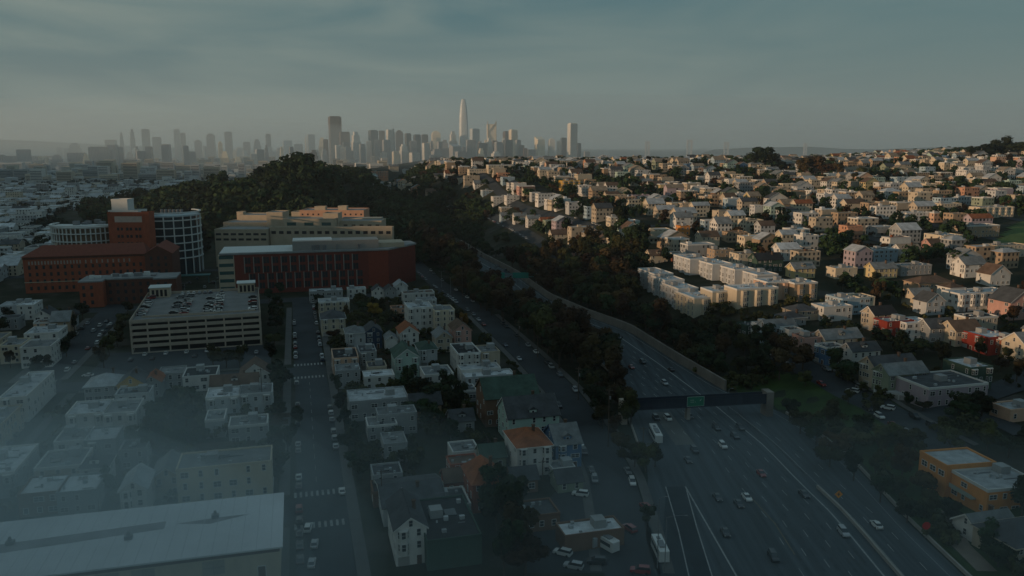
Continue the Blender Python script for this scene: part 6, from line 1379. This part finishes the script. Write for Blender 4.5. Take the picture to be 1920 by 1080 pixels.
# ================================================================= BRIDGE, SIGNS, POLES
def pz(px, py, z):
    d = cdir(px, py); t = (H - z) / -d.z; return Vector((d.x * t, d.y * t, z))
a = pz(1176, 766, 5.6); b = pz(1436, 752, 5.6); e = (b - a); Lb = e.xy.length; ang = math.atan2(e.y, e.x)
t = empty('footbridge', (a.x, a.y, 0), ang); tag(t, 'dark blue girder footbridge crossing the freeway with a green sign hung on it', 'footbridge')
M_GIR = mat('girder_blue', (.016, .026, .045), .6, .15, .3)
q = MB(); q.box(0, Lb, -.25, 0, 5.0, 8.2); q.box(0, Lb, 3.0, 3.25, 5.0, 8.2); q.build('girder', M_GIR, t)
q = MB(); q.box(0, Lb, .01, 2.99, 5.6, 5.9); q.build('deck', M_CONC, t)
q = MB()
for k in range(int(Lb / 2.2)): q.box(k * 2.2 + .4, k * 2.2 + .6, -.36, -.26, 5.02, 8.18)
q.box(0, Lb, -.42, -.26, 8.2, 8.42); q.box(0, Lb, -.42, -.26, 4.82, 5.0); q.build('stiffener', M_GIR, t)
q = MB(); q.box(-2, -.01, -.6, 3.6, -1, 8.3); q.build('abutment', M_GC, t); q = MB(); q.box(Lb + .01, Lb + 2.6, -.8, 3.8, -2, 9.0); q.build('abutment', mat('wall_concrete', (.26, .23, .2)), t)
q = MB(); q.box(Lb * .43, Lb * .43 + 1.2, .4, 2.6, -1, 4.99); q.build('pier', M_CONC, t)
M_SIGN = mat('sign_green', (.010, .17, .10), .5, .06, spec=.4); M_SIGNW = mat('sign_white', (.45, .5, .48), .5, .03)
def green_sign(x, y, z, rz, w, h, label, arrow=True):
    t = empty('road_sign', (x, y, z), rz); tag(t, label, 'road sign'); q = MB(); q.box(-w / 2, w / 2, -.06, .06, 0, h); q.build('sign_panel', M_SIGN, t)
    q = MB(); q.box(-w / 2, w / 2, -.08, -.065, 0, .1); q.box(-w / 2, w / 2, -.08, -.065, h - .1, h); q.box(-w / 2, -w / 2 + .1, -.08, -.065, .1, h - .1); q.box(w / 2 - .1, w / 2, -.08, -.065, .1, h - .1); q.build('sign_border', M_SIGNW, t)
    q = MB()
    for zz, l in ((.62, .30), (.42, .36)): 
        n_ = int(l * w / .34)
        for k in range(n_):
            if k % 5 == 4: continue
            q.box(-w * .30 + k * .34, -w * .30 + k * .34 + .2, -.08, -.065, h * zz, h * zz + .2)
    q.face([(w * .22, -.08, h * .55), (w * .30, -.08, h * .55), (w * .34, -.08, h * .78)]); q.build('lettering', M_SIGNW, t)
s = (1301 - 1176) / (1436 - 1176); green_sign(a.x + math.cos(ang) * Lb * s + math.sin(ang) * .55, a.y + math.sin(ang) * Lb * s - math.cos(ang) * .55, 5.3, ang, 6.3, 3.5, 'green highway sign hung on the middle of the dark footbridge')
# gantry farther up
Yg = 548; xl, xr = lf(Yg) - 4, rt(Yg) + 4; t = empty('sign_gantry', (xl, Yg, 0), 0); tag(t, 'teal sign gantry spanning the freeway among the trees, beyond the two white cars', 'sign gantry')
q = MB(); q.box(-.3, .3, -.3, .3, 0, 9); q.box(xr - xl - .3, xr - xl + .3, -.3, .3, 0, 9); q.build('post', M_STEEL, t); q = MB(); q.box(.31, xr - xl - .31, -.25, .25, 6.4, 6.8); q.box(.31, xr - xl - .31, -.25, .25, 8.4, 8.8); q.build('beam', mat('teal_metal', (.04, .12, .12)), t)
M_TS = mat('sign_teal', (.012, .20, .16), .5, .06)
for i, (fx, w) in enumerate(((.42, 9), (.76, 11))): q = MB(); q.box((xr - xl) * fx - w / 2, (xr - xl) * fx + w / 2, -.45, -.27, 5.6, 9.6); q.build('sign_panel', M_TS, t)
def pole_sign(px, py, h, size, n, rot, m_, label, cat, name):
    p = gp(px, py); t = empty(name, tuple(p), 0); tag(t, label, cat); q = MB(); q.bar((0, 0, 0), (0, 0, h), .07, .07, 6); q.build('post', M_STEEL, t)
    q = MB(); pts = [(size * math.cos(rot + 2 * math.pi * k / n), size * math.sin(rot + 2 * math.pi * k / n)) for k in range(n)]
    i = 0; q.v = [(x, -.10, h + z) for x, z in pts] + [(x, -.08, h + z) for x, z in pts]; q.f = [tuple(range(n)), tuple(range(2 * n - 1, n - 1, -1))] + [(k, n + k, n + (k + 1) % n, (k + 1) % n) for k in range(n)]; q.m = [0] * len(q.f); o = q.build('sign_panel', m_, t); return t
t = pole_sign(1571, 946, 2.4, 1.15, 4, 0, mat('sign_orange', (.75, .27, .02), .5, .04), 'orange diamond warning sign on the median where the barrier starts', 'warning sign', 'warning_sign')
q = MB(); q.box(-.12, .12, -.13, -.105, 2.0, 2.9); q.box(-.35, .35, -.13, -.105, 2.32, 2.5); q.build('sign_mark', M_DARK, t)
pole_sign(1734, 1014, 3.4, 1.05, 8, math.pi / 8, mat('sign_red', (.50, .012, .012), .5, .04), 'red octagonal sign on a post in the grass right of the freeway', 'stop sign', 'stop_sign')
def upole(px, py, pyT, label, arms=2):
    p = gp(px, py); h = zat(0, p.y, pyT) - p.z; t = empty('utility_pole', tuple(p), rnd.uniform(-.3, .5)); tag(t, label, 'utility pole', 'utility poles along the streets'); q = MB(); q.bar((0, 0, -1), (0, 0, h), .17, .12, 8); q.build('pole', M_WOOD, t)
    for k in range(arms): q = MB(); q.box(-1.3, 1.3, -.07, .07, h - .7 - k * 1.3, h - .55 - k * 1.3); q.build('crossarm', M_WOOD, t)
    if arms > 1: q = MB(); q.bar((.35, 0, h - 3.6), (.35, 0, h - 2.6), .26, .26, 8); q.build('transformer', M_STEEL, t)
for px, py, pt, ar, lab in [(1084, 752, 688, 2, 'wooden utility pole with two crossarms beside the freeway trees'), (1140, 842, 728, 2, 'tall wooden utility pole left of the footbridge end'), (1008, 672, 630, 1, 'utility pole beside the side street, between parked cars'), (973, 650, 602, 2, 'utility pole with crossarms at the top of the side street'), (867, 566, 500, 1, 'thin utility pole against the brownish trees right of the terracotta hospital'),
                            (717, 965, 880, 1, 'utility pole at the corner of the misty middle street'), (1017, 905, 862, 1, 'utility pole in front of the white hipped-roof house'), (1043, 498, 460, 1, 'pole beside the frontage street'), (1710, 500, 455, 1, 'thin pole among the right hillside houses'), (1795, 785, 740, 1, 'wooden pole on the corner right of the mauve building'), (1205, 860, 800, 1, 'utility pole beside the bus'), (493, 770, 690, 1, 'utility pole beside the dark trees left of the middle street'), (60, 760, 700, 1, 'utility pole near the misty left crossing')]: upole(px, py, pt, lab, ar)
def lamp(px, py, h, label, arm=2.4, z=None, xy=None, double=False, rz=0):
    p = gp(px, py) if xy is None else Vector((*xy, z)); t = empty('street_lamp', tuple(p), rz); tag(t, label, 'street lamp', 'street lamps'); q = MB(); q.bar((0, 0, -.0), (0, 0, h), .12, .08, 8); q.build('pole', M_STEEL, t)
    for sg in ((1, -1) if double else (1,)):
        q = MB(); q.bar((0, 0, h - .1), (sg * arm * .5, 0, h + .35), .05, .05, 6); q.bar((sg * arm * .5, 0, h + .35), (sg * arm, 0, h + .4), .05, .05, 6); q.build('arm', M_STEEL, t); q = MB(); q.box(sg * arm - .35, sg * arm + .35, -.15, .15, h + .3, h + .45); q.build('lamp_head', M_STEEL, t)
lamp(1246, 1078, 13.5, 'tall grey lamp post with a long arm over the freeway ramp at the bottom', 4.4)
lamp(1232, 1072, 17, 'tall pale lamp post left of the freeway ramp at the bottom', 1.5)
for k, (a_, b_) in enumerate(((20, 18), (20, 62), (35.8, 20), (35.8, 64))): lamp(0, 0, 7.5, 'double-headed lamp post on the parking garage roof', 1.3, GH + .02, on_roof(a_, b_), True, gm)
lamp(828, 540, 11, 'double lamp post at the hospital side street', 1.6, double=True); lamp(845, 552, 11, 'lamp post at the lot beside the terracotta hospital', 1.6); lamp(1365, 770, 8, 'small lamp post behind the footbridge', 1.2)
# pale garage doors and yard wall by the mauve corner building; sloped path
p = gp(1668, 752); t = empty('garage_row', tuple(p), A15 + R(-40)); tag(t, 'row of pale garage doors below the mauve corner building', 'garage'); q = MB(); q.box(-5.5, 5.5, 0, 5, -2, 2.8); q.build('wall', wall_m('pale grey'), t)
for k in range(4): inst('garage_door', GAR, t, (-4.1 + k * 2.75, -.03, .1), 0, (.9, 1, .9))
ribbon('path', [gp(1680, 830), gp(1762, 965), gp(1800, 1030), gp(1850, 1080)][1:], 4.5, .45, mat('pale_path', (.20, .17, .14), .95, .15, .2), 4)
# ================================================================= AIR
def volume(name, density, color, aniso=.2):
    m = bpy.data.materials.new(name); m.use_nodes = True; t = m.node_tree; t.nodes.clear(); v = t.nodes.new('ShaderNodeVolumePrincipled'); o = t.nodes.new('ShaderNodeOutputMaterial')
    v.inputs['Density'].default_value = density; v.inputs['Color'].default_value = (*color, 1); v.inputs['Anisotropy'].default_value = aniso; t.links.new(v.outputs[0], o.inputs['Volume']); return m
q = MB(); q.box(-26000, 26000, -4000, 26500, -3, 420); struct(q.build('haze', volume('haze_air', HAZE_D, (.80, .93, 1.0))), 'stuff', 'pale haze in the air')
def bank(loc, rad, dens):
    n1, n2 = 24, 12; q = MB()
    P = [[(math.cos(2 * math.pi * i / n1) * math.sin(math.pi * j / n2), math.sin(2 * math.pi * i / n1) * math.sin(math.pi * j / n2), math.cos(math.pi * j / n2)) for i in range(n1)] for j in range(n2 + 1)]
    for j in range(n2):
        for i in range(n1):
            k = (i + 1) % n1; f = [P[j][i], P[j + 1][i], P[j + 1][k], P[j][k]]
            f = f[1:] if j == 0 else f[:3] if j == n2 - 1 else f
            q.face([(a * rad[0], b * rad[1], c * rad[2]) for a, b, c in f])
    o = q.build('mist', volume('mist_air', dens, (.80, .95, 1.0)), None, loc); struct(o, 'stuff', 'bluish mist added over the nearest blocks and far city')
for bk in MIST: bank(*bk)  # added banks: a bluish veil close by, extra haze over the distant city
# ================================================================= LABELS: tell look-alikes apart by their place
ORD = ['leftmost', 'second from left', 'third from left', 'fourth from left', 'fifth from left', 'sixth from left', 'seventh from left', 'eighth from left', 'ninth from left', 'tenth from left']
def ordn(i): return ORD[i] if i < 10 else f"{i + 1}{'st' if (i + 1) % 10 == 1 and i != 10 else 'nd' if (i + 1) % 10 == 2 and i != 11 else 'rd' if (i + 1) % 10 == 3 and i != 12 else 'th'} from left"
bpy.context.view_layer.update()
gr = {}
for o in ALL: gr.setdefault(o['label'], []).append(o)
for lab, os_ in gr.items():
    if len(os_) < 2: continue
    def key(o):
        w = o.matrix_world.translation; return proj(w.x, w.y, w.z)[0]
    os_.sort(key=key)
    for i, o in enumerate(os_): o['label'] = lab + ', ' + (ordn(i) if i < len(os_) - 1 or i < 2 else 'rightmost')
print('OBJECTS', len(SC.objects), 'THINGS', len(ALL), 'TREES', NTREE, 'CARS', NCAR, 'HOUSE', sum(1 for o in ALL if o['category'] == 'house'))
